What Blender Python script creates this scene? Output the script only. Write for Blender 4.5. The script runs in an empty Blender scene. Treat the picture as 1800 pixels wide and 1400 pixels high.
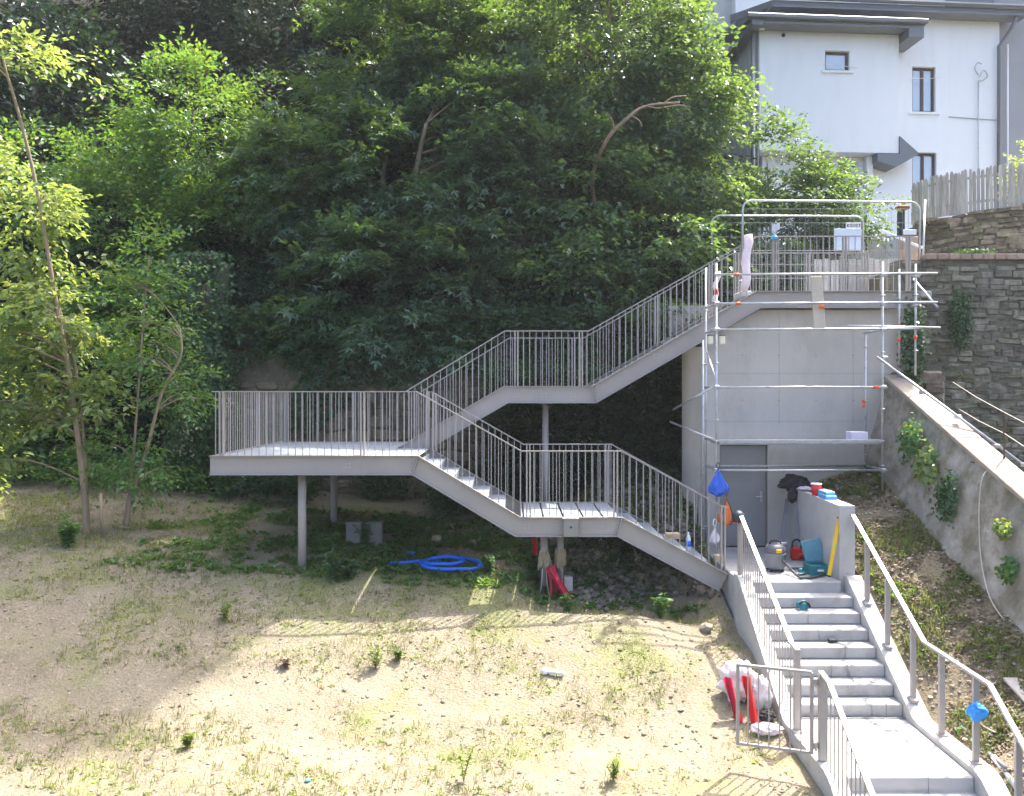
import bpy, math, random
import numpy as np
from mathutils import Vector, Matrix, Quaternion

SC = bpy.context.scene
COL = SC.collection
EYE = 4.4            # the lens stands 4.4 m above the yard; all heights below are written relative to the eye
F = 1500.0           # focal length in photograph pixels (1800 wide)

# ------------------------------------------------------------------ camera, sky, sun, exposure
cam_data = bpy.data.cameras.new("camera")
cam_data.sensor_width = 36.0
cam_data.lens = F / 1800.0 * 36.0
cam_data.shift_x = (900 - 905) / 1800.0
cam_data.shift_y = -(700 - 690) / 1800.0
cam_data.clip_start = 0.1
cam_data.clip_end = 400
cam = bpy.data.objects.new("camera", cam_data)
cam.location = (0, 0, EYE)
cam.rotation_euler = (math.radians(90), 0, 0)
COL.objects.link(cam)
SC.camera = cam

SUN_EL, SUN_AZ = math.radians(60), math.radians(44)   # azimuth from +Y towards +X
world = bpy.data.worlds.new("World")
SC.world = world
world.use_nodes = True
wn = world.node_tree
wn.nodes.clear()
sky = wn.nodes.new("ShaderNodeTexSky")
sky.sky_type = 'NISHITA'
sky.sun_disc = False
sky.sun_elevation = SUN_EL
sky.sun_rotation = SUN_AZ
sky.air_density = 0.8
sky.ozone_density = 0.6
sky.dust_density = 5.5
bg = wn.nodes.new("ShaderNodeBackground")
bg.inputs['Strength'].default_value = 0.15
wo = wn.nodes.new("ShaderNodeOutputWorld")
wn.links.new(sky.outputs[0], bg.inputs[0])
wn.links.new(bg.outputs[0], wo.inputs[0])

sun_data = bpy.data.lights.new("sun", 'SUN')
sun_data.energy = 2.8
sun_data.angle = math.radians(0.55)
sun_data.color = (1.0, 0.955, 0.88)
sun = bpy.data.objects.new("sun", sun_data)
sdir = Vector((math.sin(SUN_AZ) * math.cos(SUN_EL), math.cos(SUN_AZ) * math.cos(SUN_EL), math.sin(SUN_EL)))
sun.rotation_euler = sdir.to_track_quat('Z', 'Y').to_euler()
sun.location = (10, 10, 40)
COL.objects.link(sun)

vs = SC.view_settings
vs.view_transform = 'Standard'
vs.look = 'None'
vs.exposure = 2.2
vs.gamma = 1.0
vs.use_curve_mapping = False
SC.cycles.max_bounces = 6
SC.cycles.diffuse_bounces = 4
SC.cycles.transmission_bounces = 4
SC.cycles.use_adaptive_sampling = True
SC.cycles.use_denoising = True

RND = random.Random(7)
NR = np.random.default_rng(11)

# ------------------------------------------------------------------ materials
MATS = {}
def mat(name, col, rough=0.7, metal=0.0, var=0.12, scale=3.0, bump=0.0, bscale=40.0, island=0.0, col2=None, spec=0.5,
        stain=None, stain_amt=0.0, stain_scale=1.2, stretch=None, trans=0.0):
    """Principled surface; base colour mottled by noise, optional second colour (patches), per-piece variation and fine relief."""
    if name in MATS: return MATS[name]
    m = bpy.data.materials.new(name); m.use_nodes = True
    nt = m.node_tree; N = nt.nodes; L = nt.links
    p = N['Principled BSDF']
    p.inputs['Roughness'].default_value = rough
    p.inputs['Metallic'].default_value = metal
    p.inputs['Specular IOR Level'].default_value = spec
    geo = N.new('ShaderNodeNewGeometry')
    vec = geo.outputs['Position']
    if stretch:
        mp = N.new('ShaderNodeMapping'); mp.inputs['Scale'].default_value = stretch
        L.new(vec, mp.inputs[0]); vec = mp.outputs[0]
    n1 = N.new('ShaderNodeTexNoise'); n1.inputs['Scale'].default_value = scale; n1.inputs['Detail'].default_value = 6
    n1.inputs['Roughness'].default_value = 0.65
    L.new(vec, n1.inputs['Vector'])
    c = np.array(col)
    r = N.new('ShaderNodeValToRGB')
    r.color_ramp.elements[0].position = 0.3; r.color_ramp.elements[1].position = 0.7
    a = np.clip(c * (1 - var), 0, 1); b = np.clip((np.array(col2) if col2 else c) * (1 + var), 0, 1)
    r.color_ramp.elements[0].color = (*a, 1); r.color_ramp.elements[1].color = (*b, 1)
    L.new(n1.outputs['Fac'], r.inputs[0])
    out = r.outputs[0]
    if stain:
        n2 = N.new('ShaderNodeTexNoise'); n2.inputs['Scale'].default_value = stain_scale; n2.inputs['Detail'].default_value = 8
        n2.inputs['Roughness'].default_value = 0.7
        L.new(vec, n2.inputs['Vector'])
        r2 = N.new('ShaderNodeValToRGB'); r2.color_ramp.elements[0].position = 0.5; r2.color_ramp.elements[1].position = 0.66
        r2.color_ramp.elements[0].color = (0, 0, 0, 1); r2.color_ramp.elements[1].color = (stain_amt,) * 3 + (1,)
        L.new(n2.outputs['Fac'], r2.inputs[0])
        mx = N.new('ShaderNodeMixRGB'); L.new(r2.outputs[0], mx.inputs[0]); L.new(out, mx.inputs[1])
        mx.inputs[2].default_value = (*stain, 1); out = mx.outputs[0]
    if island:
        hs = N.new('ShaderNodeHueSaturation')
        src = geo.outputs['Random Per Island']
        oi = N.new('ShaderNodeObjectInfo')
        ad = N.new('ShaderNodeMath'); ad.operation = 'ADD'; L.new(src, ad.inputs[0]); L.new(oi.outputs['Random'], ad.inputs[1])
        fr = N.new('ShaderNodeMath'); fr.operation = 'FRACT'; L.new(ad.outputs[0], fr.inputs[0])
        mr = N.new('ShaderNodeMapRange'); mr.inputs['To Min'].default_value = 1 - island; mr.inputs['To Max'].default_value = 1 + island
        L.new(fr.outputs[0], mr.inputs['Value']); L.new(mr.outputs[0], hs.inputs['Value'])
        m2 = N.new('ShaderNodeMath'); m2.operation = 'MULTIPLY'; L.new(fr.outputs[0], m2.inputs[0]); m2.inputs[1].default_value = 7.31
        f2 = N.new('ShaderNodeMath'); f2.operation = 'FRACT'; L.new(m2.outputs[0], f2.inputs[0])
        mh = N.new('ShaderNodeMapRange'); mh.inputs['To Min'].default_value = 0.5 - island * 0.06; mh.inputs['To Max'].default_value = 0.5 + island * 0.06
        L.new(f2.outputs[0], mh.inputs['Value']); L.new(mh.outputs[0], hs.inputs['Hue'])
        L.new(out, hs.inputs['Color']); out = hs.outputs[0]
    L.new(out, p.inputs['Base Color'])
    if bump:
        n3 = N.new('ShaderNodeTexNoise'); n3.inputs['Scale'].default_value = bscale; n3.inputs['Detail'].default_value = 5
        L.new(vec, n3.inputs['Vector'])
        bm = N.new('ShaderNodeBump'); bm.inputs['Strength'].default_value = bump; bm.inputs['Distance'].default_value = 0.02
        L.new(n3.outputs['Fac'], bm.inputs['Height']); L.new(bm.outputs[0], p.inputs['Normal'])
    if trans:
        t = N.new('ShaderNodeBsdfTranslucent'); L.new(out, t.inputs['Color'])
        ms = N.new('ShaderNodeMixShader'); ms.inputs[0].default_value = trans
        L.new(p.outputs[0], ms.inputs[1]); L.new(t.outputs[0], ms.inputs[2])
        L.new(ms.outputs[0], N['Material Output'].inputs[0])
    MATS[name] = m
    return m

def leafmat(name, col, tcol, trans=0.45, var=0.35, rough=0.42, hue=0.03):
    """Leaf: glossy top, light passes through in a yellower green; each leaf its own tint."""
    if name in MATS: return MATS[name]
    m = bpy.data.materials.new(name); m.use_nodes = True
    nt = m.node_tree; N = nt.nodes; L = nt.links
    p = N['Principled BSDF']; p.inputs['Roughness'].default_value = rough; p.inputs['Specular IOR Level'].default_value = 0.45
    geo = N.new('ShaderNodeNewGeometry')
    rnd = geo.outputs['Random Per Island']
    nz = N.new('ShaderNodeTexNoise'); nz.inputs['Scale'].default_value = 0.9; nz.inputs['Detail'].default_value = 2
    L.new(geo.outputs['Position'], nz.inputs['Vector'])
    ad = N.new('ShaderNodeMath'); ad.operation = 'MULTIPLY_ADD'; L.new(rnd, ad.inputs[0]); ad.inputs[1].default_value = 0.6
    L.new(nz.outputs['Fac'], ad.inputs[2])
    mr = N.new('ShaderNodeMapRange'); mr.inputs['From Min'].default_value = 0.3; mr.inputs['From Max'].default_value = 1.3
    mr.inputs['To Min'].default_value = 1 - var; mr.inputs['To Max'].default_value = 1 + var
    L.new(ad.outputs[0], mr.inputs['Value'])
    m2 = N.new('ShaderNodeMath'); m2.operation = 'MULTIPLY'; L.new(rnd, m2.inputs[0]); m2.inputs[1].default_value = 9.7
    f2 = N.new('ShaderNodeMath'); f2.operation = 'FRACT'; L.new(m2.outputs[0], f2.inputs[0])
    mh = N.new('ShaderNodeMapRange'); mh.inputs['To Min'].default_value = 0.5 - hue; mh.inputs['To Max'].default_value = 0.5 + hue * 0.7
    L.new(f2.outputs[0], mh.inputs['Value'])
    def tint(c):
        hs = N.new('ShaderNodeHueSaturation'); hs.inputs['Color'].default_value = (*c, 1)
        L.new(mr.outputs[0], hs.inputs['Value']); L.new(mh.outputs[0], hs.inputs['Hue'])
        return hs.outputs[0]
    L.new(tint(col), p.inputs['Base Color'])
    t = N.new('ShaderNodeBsdfTranslucent'); L.new(tint(tcol), t.inputs['Color'])
    ms = N.new('ShaderNodeMixShader'); ms.inputs[0].default_value = trans
    L.new(p.outputs[0], ms.inputs[1]); L.new(t.outputs[0], ms.inputs[2])
    L.new(ms.outputs[0], N['Material Output'].inputs[0])
    MATS[name] = m
    return m

def ground_mat(name, sand, dark, green, gscale=0.55, gamt=0.8):
    m = bpy.data.materials.new(name); m.use_nodes = True
    nt = m.node_tree; N = nt.nodes; L = nt.links
    p = N['Principled BSDF']; p.inputs['Roughness'].default_value = 0.95; p.inputs['Specular IOR Level'].default_value = 0.2
    geo = N.new('ShaderNodeNewGeometry'); pos = geo.outputs['Position']
    def noise(s, d=6, r=0.6):
        n = N.new('ShaderNodeTexNoise'); n.inputs['Scale'].default_value = s; n.inputs['Detail'].default_value = d; n.inputs['Roughness'].default_value = r
        L.new(pos, n.inputs['Vector']); return n.outputs['Fac']
    def ramp(x, a, b, ca, cb):
        r = N.new('ShaderNodeValToRGB'); r.color_ramp.elements[0].position = a; r.color_ramp.elements[1].position = b
        r.color_ramp.elements[0].color = (*ca, 1); r.color_ramp.elements[1].color = (*cb, 1); L.new(x, r.inputs[0]); return r.outputs[0]
    def mix(f, a, b):
        x = N.new('ShaderNodeMixRGB'); L.new(f, x.inputs[0]); L.new(a, x.inputs[1]); L.new(b, x.inputs[2]); return x.outputs[0]
    base = ramp(noise(1.1, 8, 0.7), 0.32, 0.7, dark, sand)
    vor = N.new('ShaderNodeTexVoronoi'); vor.inputs['Scale'].default_value = 26; L.new(pos, vor.inputs['Vector'])
    st = N.new('ShaderNodeSeparateColor'); L.new(vor.outputs['Color'], st.inputs[0])
    stones = ramp(st.outputs[0], 0.0, 1.0, tuple(np.array(dark) * 0.8), tuple(np.minimum(np.array(sand) * 1.3, .8)))
    msk = ramp(noise(14, 5, 0.7), 0.5, 0.6, (0, 0, 0), (0.65,) * 3)
    c = mix(msk, base, stones)
    gm = ramp(noise(gscale, 9, 0.72), 0.5, 0.6, (0, 0, 0), (gamt,) * 3)
    gv = ramp(noise(30, 4, 0.7), 0.3, 0.7, tuple(np.array(green) * 0.6), tuple(np.array(green) * 1.4))
    c = mix(gm, c, gv)
    L.new(c, p.inputs['Base Color'])
    b1 = N.new('ShaderNodeBump'); b1.inputs['Strength'].default_value = 0.9; b1.inputs['Distance'].default_value = 0.03
    L.new(noise(22, 8, 0.75), b1.inputs['Height'])
    b2 = N.new('ShaderNodeBump'); b2.inputs['Strength'].default_value = 0.6; b2.inputs['Distance'].default_value = 0.015
    L.new(vor.outputs['Distance'], b2.inputs['Height']); L.new(b1.outputs[0], b2.inputs['Normal'])
    L.new(b2.outputs[0], p.inputs['Normal'])
    return m

M_STEEL = mat('painted_steel', (0.325, 0.30, 0.28), 0.42, 0.0, 0.08, 1.3, 0.04, 60, spec=0.4, stain=(0.37, 0.34, 0.30), stain_amt=0.45, stain_scale=4, stretch=(1, 1, .6))
M_RAIL = mat('rail_steel', (0.35, 0.32, 0.295), 0.36, 0.0, 0.04, 4.0, spec=0.55)
M_TREAD = mat('tread_steel', (0.27, 0.295, 0.33), 0.62, 0.0, 0.08, 3.0, 0.03, 80, stain=(0.42, 0.43, 0.44), stain_amt=0.4, stain_scale=4)
M_GALV = mat('galvanised_steel', (0.48, 0.49, 0.50), 0.38, 0.6, 0.12, 9.0, 0.03, 60, stain=(0.25, 0.23, 0.2), stain_amt=0.4, stain_scale=8)
M_ORANGE = mat('orange_plastic', (0.75, 0.12, 0.03), 0.5)
M_CONC = mat('tower_concrete', (0.47, 0.44, 0.40), 0.85, 0, 0.10, 1.1, 0.12, 30, stain=(0.37, 0.345, 0.31), stain_amt=0.7, stain_scale=1.3, stretch=(1, 1, .45))
M_CONC2 = mat('cast_concrete', (0.43, 0.415, 0.395), 0.85, 0, 0.12, 2.4, 0.15, 35, stain=(0.33, 0.31, 0.29), stain_amt=0.5, stain_scale=2.1)
M_STEP = mat('step_concrete', (0.38, 0.375, 0.37), 0.7, 0, 0.12, 2.0, 0.1, 60, stain=(0.26, 0.235, 0.20), stain_amt=0.6, stain_scale=3.4)
M_RENDER = mat('old_render', (0.20, 0.175, 0.12), 0.95, 0, 0.2, 2.3, 1.0, 8, col2=(0.34, 0.315, 0.28), stain=(0.145, 0.125, 0.08), stain_amt=0.8, stain_scale=1.7, spec=.1)
M_COPING = mat('coping_concrete', (0.33, 0.275, 0.22), 0.9, 0, 0.16, 3.0, 0.3, 30, stain=(0.24, 0.20, 0.165), stain_amt=0.5, stain_scale=4)
M_DOOR = mat('door_paint', (0.26, 0.255, 0.25), 0.5, 0, 0.04, 1.5)
M_MORTAR = mat('mortar', (0.15, 0.135, 0.10), 0.95, 0, 0.3, 5, 0.6, 20, stain=(0.07, 0.09, 0.04), stain_amt=0.6, stain_scale=1.5)
M_STONE = mat('wall_stone', (0.20, 0.18, 0.14), 0.95, 0, 0.45, 5, 1.0, 12, island=0.38, stain=(0.10, 0.105, 0.035), stain_amt=0.9, stain_scale=1.6, spec=.2)
M_STONE2 = mat('warm_stone', (0.25, 0.205, 0.15), 0.95, 0, 0.4, 7, 0.9, 14, island=0.42, stain=(0.11, 0.11, 0.045), stain_amt=0.7, stain_scale=1.7, spec=.2)
M_ROCK = mat('rubble_stone', (0.125, 0.11, 0.09), 0.9, 0, 0.3, 8, 0.3, 25, island=0.45)
M_PEB = mat('pebble_stone', (0.30, 0.255, 0.185), 0.9, 0, 0.2, 8, island=0.35)
M_BRICK = mat('coping_brick', (0.36, 0.27, 0.21), 0.9, 0, 0.2, 6, 0.3, 30, island=0.2)
M_BARK = mat('bark', (0.28, 0.215, 0.145), 0.9, 0, 0.3, 7, 0.6, 25, stretch=(1, 1, 0.25))
M_BARKD = mat('dark_bark', (0.09, 0.07, 0.05), 0.9, 0, 0.3, 7, 0.6, 25, stretch=(1, 1, 0.25))
M_WOODG = mat('weathered_wood', (0.46, 0.43, 0.39), 0.9, 0, 0.25, 6, 0.3, 30, island=0.22, stretch=(4, 4, 0.5))
M_WOOD = mat('new_wood', (0.55, 0.43, 0.27), 0.8, 0, 0.15, 8, 0.1, 40)
M_WHITE = mat('white_render', (0.86, 0.87, 0.88), 0.9, 0, 0.02, 1.5, 0.12, 40, stain=(0.78, 0.79, 0.79), stain_amt=0.5, stain_scale=2.2, stretch=(1, 1, .18))
M_GREYH = mat('grey_cladding', (0.30, 0.31, 0.33), 0.85, 0, 0.06, 1.2, 0.1, 30)
M_FIBRE = mat('fibre_cement', (0.55, 0.55, 0.54), 0.9, 0, 0.10, 2, 0.2, 14)
M_ZINC = mat('dark_zinc', (0.16, 0.175, 0.19), 0.45, 0.2, 0.08, 2)
M_FRAME = mat('brown_window_frame', (0.085, 0.045, 0.035), 0.5, 0, 0.1, 4)
M_WPLAST = mat('white_plastic', (0.78, 0.78, 0.78), 0.45, 0, 0.03, 3)
M_CLOTHW = mat('white_cloth', (0.74, 0.72, 0.74), 0.7, 0, 0.05, 6, 0.3, 14, trans=0.25)
M_PINKCL = mat('pink_white_film', (0.80, 0.72, 0.76), 0.55, 0, 0.12, 5, 0.3, 14, trans=0.25)
M_BLUE = mat('blue_pvc', (0.02, 0.16, 0.72), 0.4, 0, 0.06, 4)
M_BLUEB = mat('blue_bag_nylon', (0.03, 0.12, 0.58), 0.55, 0, 0.15, 7, 0.4, 12)
M_ORB = mat('orange_bag_cloth', (0.62, 0.15, 0.035), 0.7, 0, 0.15, 7, 0.4, 12)
M_BLACK = mat('black_cloth', (0.018, 0.018, 0.02), 0.8, 0, 0.2, 8, 0.4, 14)
M_HAT = mat('dark_green_cap', (0.02, 0.035, 0.04), 0.5, 0, 0.1, 8)
M_TEAL = mat('teal_plastic', (0.015, 0.17, 0.20), 0.42, 0, 0.08, 5)
M_TEALL = mat('teal_liner', (0.10, 0.26, 0.33), 0.6, 0, 0.12, 9)
M_RED = mat('red_plastic', (0.55, 0.02, 0.02), 0.45, 0, 0.06, 5)
M_REDSTR = mat('red_strap', (0.52, 0.025, 0.06), 0.6, 0, 0.12, 10, 0.2, 30)
M_YEL = mat('yellow_paint', (0.72, 0.45, 0.015), 0.45, 0, 0.05, 4)
M_LBLUE = mat('light_blue_box', (0.08, 0.36, 0.70), 0.5, 0, 0.12, 6)
M_DGREY = mat('dark_rubber', (0.05, 0.055, 0.06), 0.6, 0, 0.15, 6)
M_VAC = mat('vacuum_grey', (0.22, 0.22, 0.235), 0.45, 0, 0.1, 6)
M_BURLAP = mat('burlap', (0.33, 0.28, 0.19), 0.95, 0, 0.25, 10, 0.5, 30)
M_ROPE = mat('rope', (0.52, 0.49, 0.42), 0.9, 0, 0.1, 20)
M_WIRE = mat('cable_black', (0.03, 0.035, 0.04), 0.5)
M_CABG = mat('cable_grey', (0.24, 0.26, 0.27), 0.5)
M_RUST = mat('rusty_iron', (0.13, 0.085, 0.06), 0.8, 0.3, 0.3, 12)
M_COBALT = mat('cobalt_rag', (0.05, 0.32, 0.80), 0.7, 0, 0.1, 9)
M_YARD = ground_mat('yard_earth', (0.300, 0.256, 0.182), (0.200, 0.170, 0.118), (0.185, 0.20, 0.075), 0.45, 0.7)
M_BANKG = ground_mat('bank_earth', (0.26, 0.21, 0.14), (0.17, 0.14, 0.09), (0.14, 0.17, 0.04), 0.8, 0.65)
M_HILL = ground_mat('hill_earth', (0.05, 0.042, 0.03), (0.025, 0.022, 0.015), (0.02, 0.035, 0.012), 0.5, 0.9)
M_ASPH = mat('terrace_paving', (0.30, 0.29, 0.27), 0.9, 0, 0.15, 3, 0.2, 30)

def glassmat():
    m = bpy.data.materials.new('window_glass'); m.use_nodes = True
    p = m.node_tree.nodes['Principled BSDF']
    p.inputs['Base Color'].default_value = (0.33, 0.42, 0.52, 1); p.inputs['Roughness'].default_value = 0.04
    p.inputs['Specular IOR Level'].default_value = 1.0; p.inputs['IOR'].default_value = 1.9
    return m
M_GLASS = glassmat()
M_GLASSB = mat('glass_block', (0.36, 0.42, 0.50), 0.15, 0, 0.2, 14, spec=0.8)

LF_MAPLE = leafmat('maple_leaf', (0.046, 0.098, 0.066), (0.26, 0.44, 0.06), 0.24, rough=.45, hue=.02)
LF_BROAD = leafmat('broad_leaf', (0.052, 0.108, 0.066), (0.30, 0.48, 0.07), 0.28, rough=.42, hue=.02)
LF_LIGHT = leafmat('light_leaf', (0.15, 0.215, 0.085), (0.42, 0.54, 0.10), 0.42)
LF_MID = leafmat('bush_leaf', (0.075, 0.165, 0.06), (0.28, 0.48, 0.05), 0.32)
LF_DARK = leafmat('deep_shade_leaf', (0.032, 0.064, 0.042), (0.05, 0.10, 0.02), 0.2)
LF_IVY = leafmat('ivy_leaf', (0.045, 0.105, 0.042), (0.10, 0.22, 0.02), 0.25, rough=0.35)
LF_BANK = leafmat('bank_weed_leaf', (0.085, 0.125, 0.045), (0.20, 0.26, 0.05), 0.35, var=0.45)
LF_WEED = leafmat('weed_leaf', (0.16, 0.22, 0.07), (0.42, 0.52, 0.10), 0.55, var=0.35)
LF_GRASS = leafmat('grass_blade', (0.20, 0.225, 0.075), (0.24, 0.27, 0.06), 0.35, var=0.4)
LF_DRY = leafmat('dead_leaf', (0.20, 0.15, 0.085), (0.18, 0.12, 0.06), 0.15, var=0.5, rough=0.7)

# ------------------------------------------------------------------ object helpers
ORG = {}
def _link(o, parent):
    COL.objects.link(o)
    if parent is not None: o.parent = parent
    return o
def tag(o, label=None, cat=None, group=None, kind=None):
    if label: o['label'] = label
    if cat: o['category'] = cat
    if group: o['group'] = group
    if kind: o['kind'] = kind
    return o
def thing(name, label, cat, base, group=None, rz=0.0):
    """an Empty at the thing's base; its parts are built in eye-relative coordinates and hang under it"""
    o = bpy.data.objects.new(name, None); o.empty_display_size = 0.2
    o.location = (base[0], base[1], base[2] + EYE); o.rotation_euler = (0, 0, rz)
    COL.objects.link(o); ORG[o.name] = Vector(base)
    return tag(o, label, cat, group)
def W(px, py, Y):
    """the point seen at photograph pixel (px,py) at the distance Y in front of the lens"""
    return Vector(((px - 905) / F * Y, Y, (690 - py) / F * Y))

def basis(d, up=(0, 0, 1)):
    d = Vector(d).normalized(); up = Vector(up)
    if abs(d.dot(up)) > 0.999: up = Vector((0, 1, 0))
    s = d.cross(up).normalized(); u = s.cross(d).normalized()
    return s, d, u

class MB:
    def __init__(self): self.v = []; self.f = []
    def add(self, vs_, fs_):
        k = len(self.v); self.v += [tuple(x) for x in vs_]; self.f += [tuple(i + k for i in f) for f in fs_]; return self
    def hexa(self, c):     # 8 corners, bottom ccw then top ccw
        return self.add(c, [(3, 2, 1, 0), (4, 5, 6, 7), (0, 1, 5, 4), (1, 2, 6, 5), (2, 3, 7, 6), (3, 0, 4, 7)])
    def box(self, x0, x1, y0, y1, z0, z1, bev=0.0):
        if bev <= 0:
            return self.hexa([(x0, y0, z0), (x1, y0, z0), (x1, y1, z0), (x0, y1, z0), (x0, y0, z1), (x1, y0, z1), (x1, y1, z1), (x0, y1, z1)])
        c = Vector(((x0 + x1) / 2, (y0 + y1) / 2, (z0 + z1) / 2)); h = Vector(((x1 - x0) / 2, (y1 - y0) / 2, (z1 - z0) / 2))
        return self.cbox(c, h, Matrix.Identity(3), bev)
    def cbox(self, c, h, R, bev):
        """chamfered box, centre c, half sizes h, rotation R"""
        b = min(bev, min(h) * 0.9); vs_ = []; idx = {}
        for sx in (-1, 1):
            for sy in (-1, 1):
                for sz in (-1, 1):
                    for ax in range(3):
                        p = Vector((sx * (h[0] - b), sy * (h[1] - b), sz * (h[2] - b)))
                        p[ax] = (sx, sy, sz)[ax] * h[ax]
                        idx[(sx, sy, sz, ax)] = len(vs_); vs_.append(R @ p + Vector(c))
        fs_ = []
        def q(*k):
            ids = [idx[t] for t in k]
            P = [Vector(vs_[i]) for i in ids]; n = (P[1] - P[0]).cross(P[2] - P[0]); m = sum(P, Vector()) / len(P) - Vector(c)
            fs_.append(tuple(ids) if n.dot(m) > 0 else tuple(reversed(ids)))
        for ax in range(3):
            a, b2 = [(1, 2), (0, 2), (0, 1)][ax]
            for s in (-1, 1):
                ks = []
                for (u, w) in ((-1, -1), (1, -1), (1, 1), (-1, 1)):
                    t = [0, 0, 0]; t[ax] = s; t[a] = u; t[b2] = w; ks.append((*t, ax))
                q(*ks)
        for ax in range(3):
            a, b2 = [(1, 2), (0, 2), (0, 1)][ax]
            for u in (-1, 1):
                for w in (-1, 1):
                    def key(s, k):
                        t = [0, 0, 0]; t[ax] = s; t[a] = u; t[b2] = w; return (*t, k)
                    q(key(-1, a), key(1, a), key(1, b2), key(-1, b2))
        for sx in (-1, 1):
            for sy in (-1, 1):
                for sz in (-1, 1):
                    q((sx, sy, sz, 0), (sx, sy, sz, 1), (sx, sy, sz, 2))
        return self.add(vs_, fs_)
    def beam(self, p, q, w, h, up=(0, 0, 1), bev=0.0):
        """bar from p to q, w wide sideways and h tall along up"""
        p = Vector(p); q = Vector(q); s, d, u = basis(q - p, up)
        if bev > 0:
            R = Matrix((s, d, u)).transposed()
            return self.cbox((p + q) / 2, (w / 2, (q - p).length / 2, h / 2), R, bev)
        s = s * w / 2; u = u * h / 2
        return self.hexa([p - s - u, p + s - u, q + s - u, q - s - u, p - s + u, p + s + u, q + s + u, q - s + u])
    def tube(self, pts, r, n=8, cap=True):
        pts = [Vector(p) for p in pts]; k = len(pts)
        rs = r if hasattr(r, '__len__') else [r] * k
        vs_ = []; prev = None
        for i, p in enumerate(pts):
            d = (pts[min(i + 1, k - 1)] - pts[max(i - 1, 0)])
            if d.length < 1e-9: d = Vector((0, 0, 1))
            d.normalize()
            if prev is None: s, _, u = basis(d)
            else:
                s = prev - d * prev.dot(d)
                if s.length < 1e-6: s = basis(d)[0]
                s.normalize(); u = s.cross(d).normalized()
            prev = s
            for j in range(n):
                a = 2 * math.pi * j / n
                vs_.append(p + (s * math.cos(a) + u * math.sin(a)) * rs[i])
        fs_ = []
        for i in range(k - 1):
            for j in range(n):
                j2 = (j + 1) % n
                fs_.append((i * n + j, (i + 1) * n + j, (i + 1) * n + j2, i * n + j2))
        if cap:
            fs_.append(tuple(range(n))); fs_.append(tuple((k - 1) * n + j for j in reversed(range(n))))
        return self.add(vs_, fs_)
    def prism(self, poly, y0, y1):   # polygon (x,z) extruded along y
        n = len(poly)
        vs_ = [(x, y0, z) for x, z in poly] + [(x, y1, z) for x, z in poly]
        fs_ = [tuple(range(n)), tuple(reversed(range(n, 2 * n)))] + [(i, i + n, (i + 1) % n + n, (i + 1) % n) for i in range(n)]
        return self.add(vs_, fs_)
    def prismx(self, poly, x0, x1):  # polygon (y,z) extruded along x
        n = len(poly)
        vs_ = [(x0, y, z) for y, z in poly] + [(x1, y, z) for y, z in poly]
        fs_ = [tuple(reversed(range(n))), tuple(range(n, 2 * n))] + [(i, (i + 1) % n, (i + 1) % n + n, i + n) for i in range(n)]
        return self.add(vs_, fs_)
    def lathe(self, prof, c, n=16, axis=None):
        c = Vector(c); k = len(prof); vs_ = []
        R = axis.to_matrix() if axis else Matrix.Identity(3)
        for r, z in prof:
            for j in range(n):
                a = 2 * math.pi * j / n
                vs_.append(c + R @ Vector((r * math.cos(a), r * math.sin(a), z)))
        fs_ = [(i * n + j, i * n + (j + 1) % n, (i + 1) * n + (j + 1) % n, (i + 1) * n + j) for i in range(k - 1) for j in range(n)]
        fs_.append(tuple(reversed(range(n)))); fs_.append(tuple((k - 1) * n + j for j in range(n)))
        return self.add(vs_, fs_)
    def sheet(self, fn, nu, nv, closed=False):
        vs_ = [fn(i / nu, j / nv) for j in range(nv + 1) for i in range(nu + 1)]
        fs_ = [(j * (nu + 1) + i, j * (nu + 1) + i + 1, (j + 1) * (nu + 1) + i + 1, (j + 1) * (nu + 1) + i) for j in range(nv) for i in range(nu)]
        return self.add(vs_, fs_)
    def rock(self, c, r, rng, sq=(1, 1, 1), sub=0):
        t = (1 + 5 ** .5) / 2
        V = [(-1, t, 0), (1, t, 0), (-1, -t, 0), (1, -t, 0), (0, -1, t), (0, 1, t), (0, -1, -t), (0, 1, -t), (t, 0, -1), (t, 0, 1), (-t, 0, -1), (-t, 0, 1)]
        Fc = [(0, 11, 5), (0, 5, 1), (0, 1, 7), (0, 7, 10), (0, 10, 11), (1, 5, 9), (5, 11, 4), (11, 10, 2), (10, 7, 6), (7, 1, 8), (3, 9, 4), (3, 4, 2), (3, 2, 6), (3, 6, 8), (3, 8, 9), (4, 9, 5), (2, 4, 11), (6, 2, 10), (8, 6, 7), (9, 8, 1)]
        V = [Vector(v).normalized() for v in V]
        for _ in range(sub):
            mid = {}; nf = []
            def m(a, b):
                k = (min(a, b), max(a, b))
                if k not in mid: mid[k] = len(V); V.append((V[a] + V[b]).normalized())
                return mid[k]
            for a, b, d in Fc:
                ab, bd, da = m(a, b), m(b, d), m(d, a); nf += [(a, ab, da), (b, bd, ab), (d, da, bd), (ab, bd, da)]
            Fc = nf
        az = rng.random() * 6.28; ca, sa = math.cos(az), math.sin(az)
        out = []
        for v in V:
            k = r * (0.8 + 0.4 * rng.random()); x, y, z = v.x * k * sq[0], v.y * k * sq[1], v.z * k * sq[2]
            out.append((c[0] + x * ca - y * sa, c[1] + x * sa + y * ca, c[2] + z))
        return self.add(out, Fc)
    def mesh(self, name, material, org=(0, 0, 0), smooth=False):
        me = bpy.data.meshes.new(name)
        o = Vector(org)
        me.from_pydata([(x - o[0], y - o[1], z - o[2]) for x, y, z in self.v], [], self.f)
        if material: me.materials.append(material)
        if smooth: me.polygons.foreach_set('use_smooth', [True] * len(me.polygons))
        return me
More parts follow.
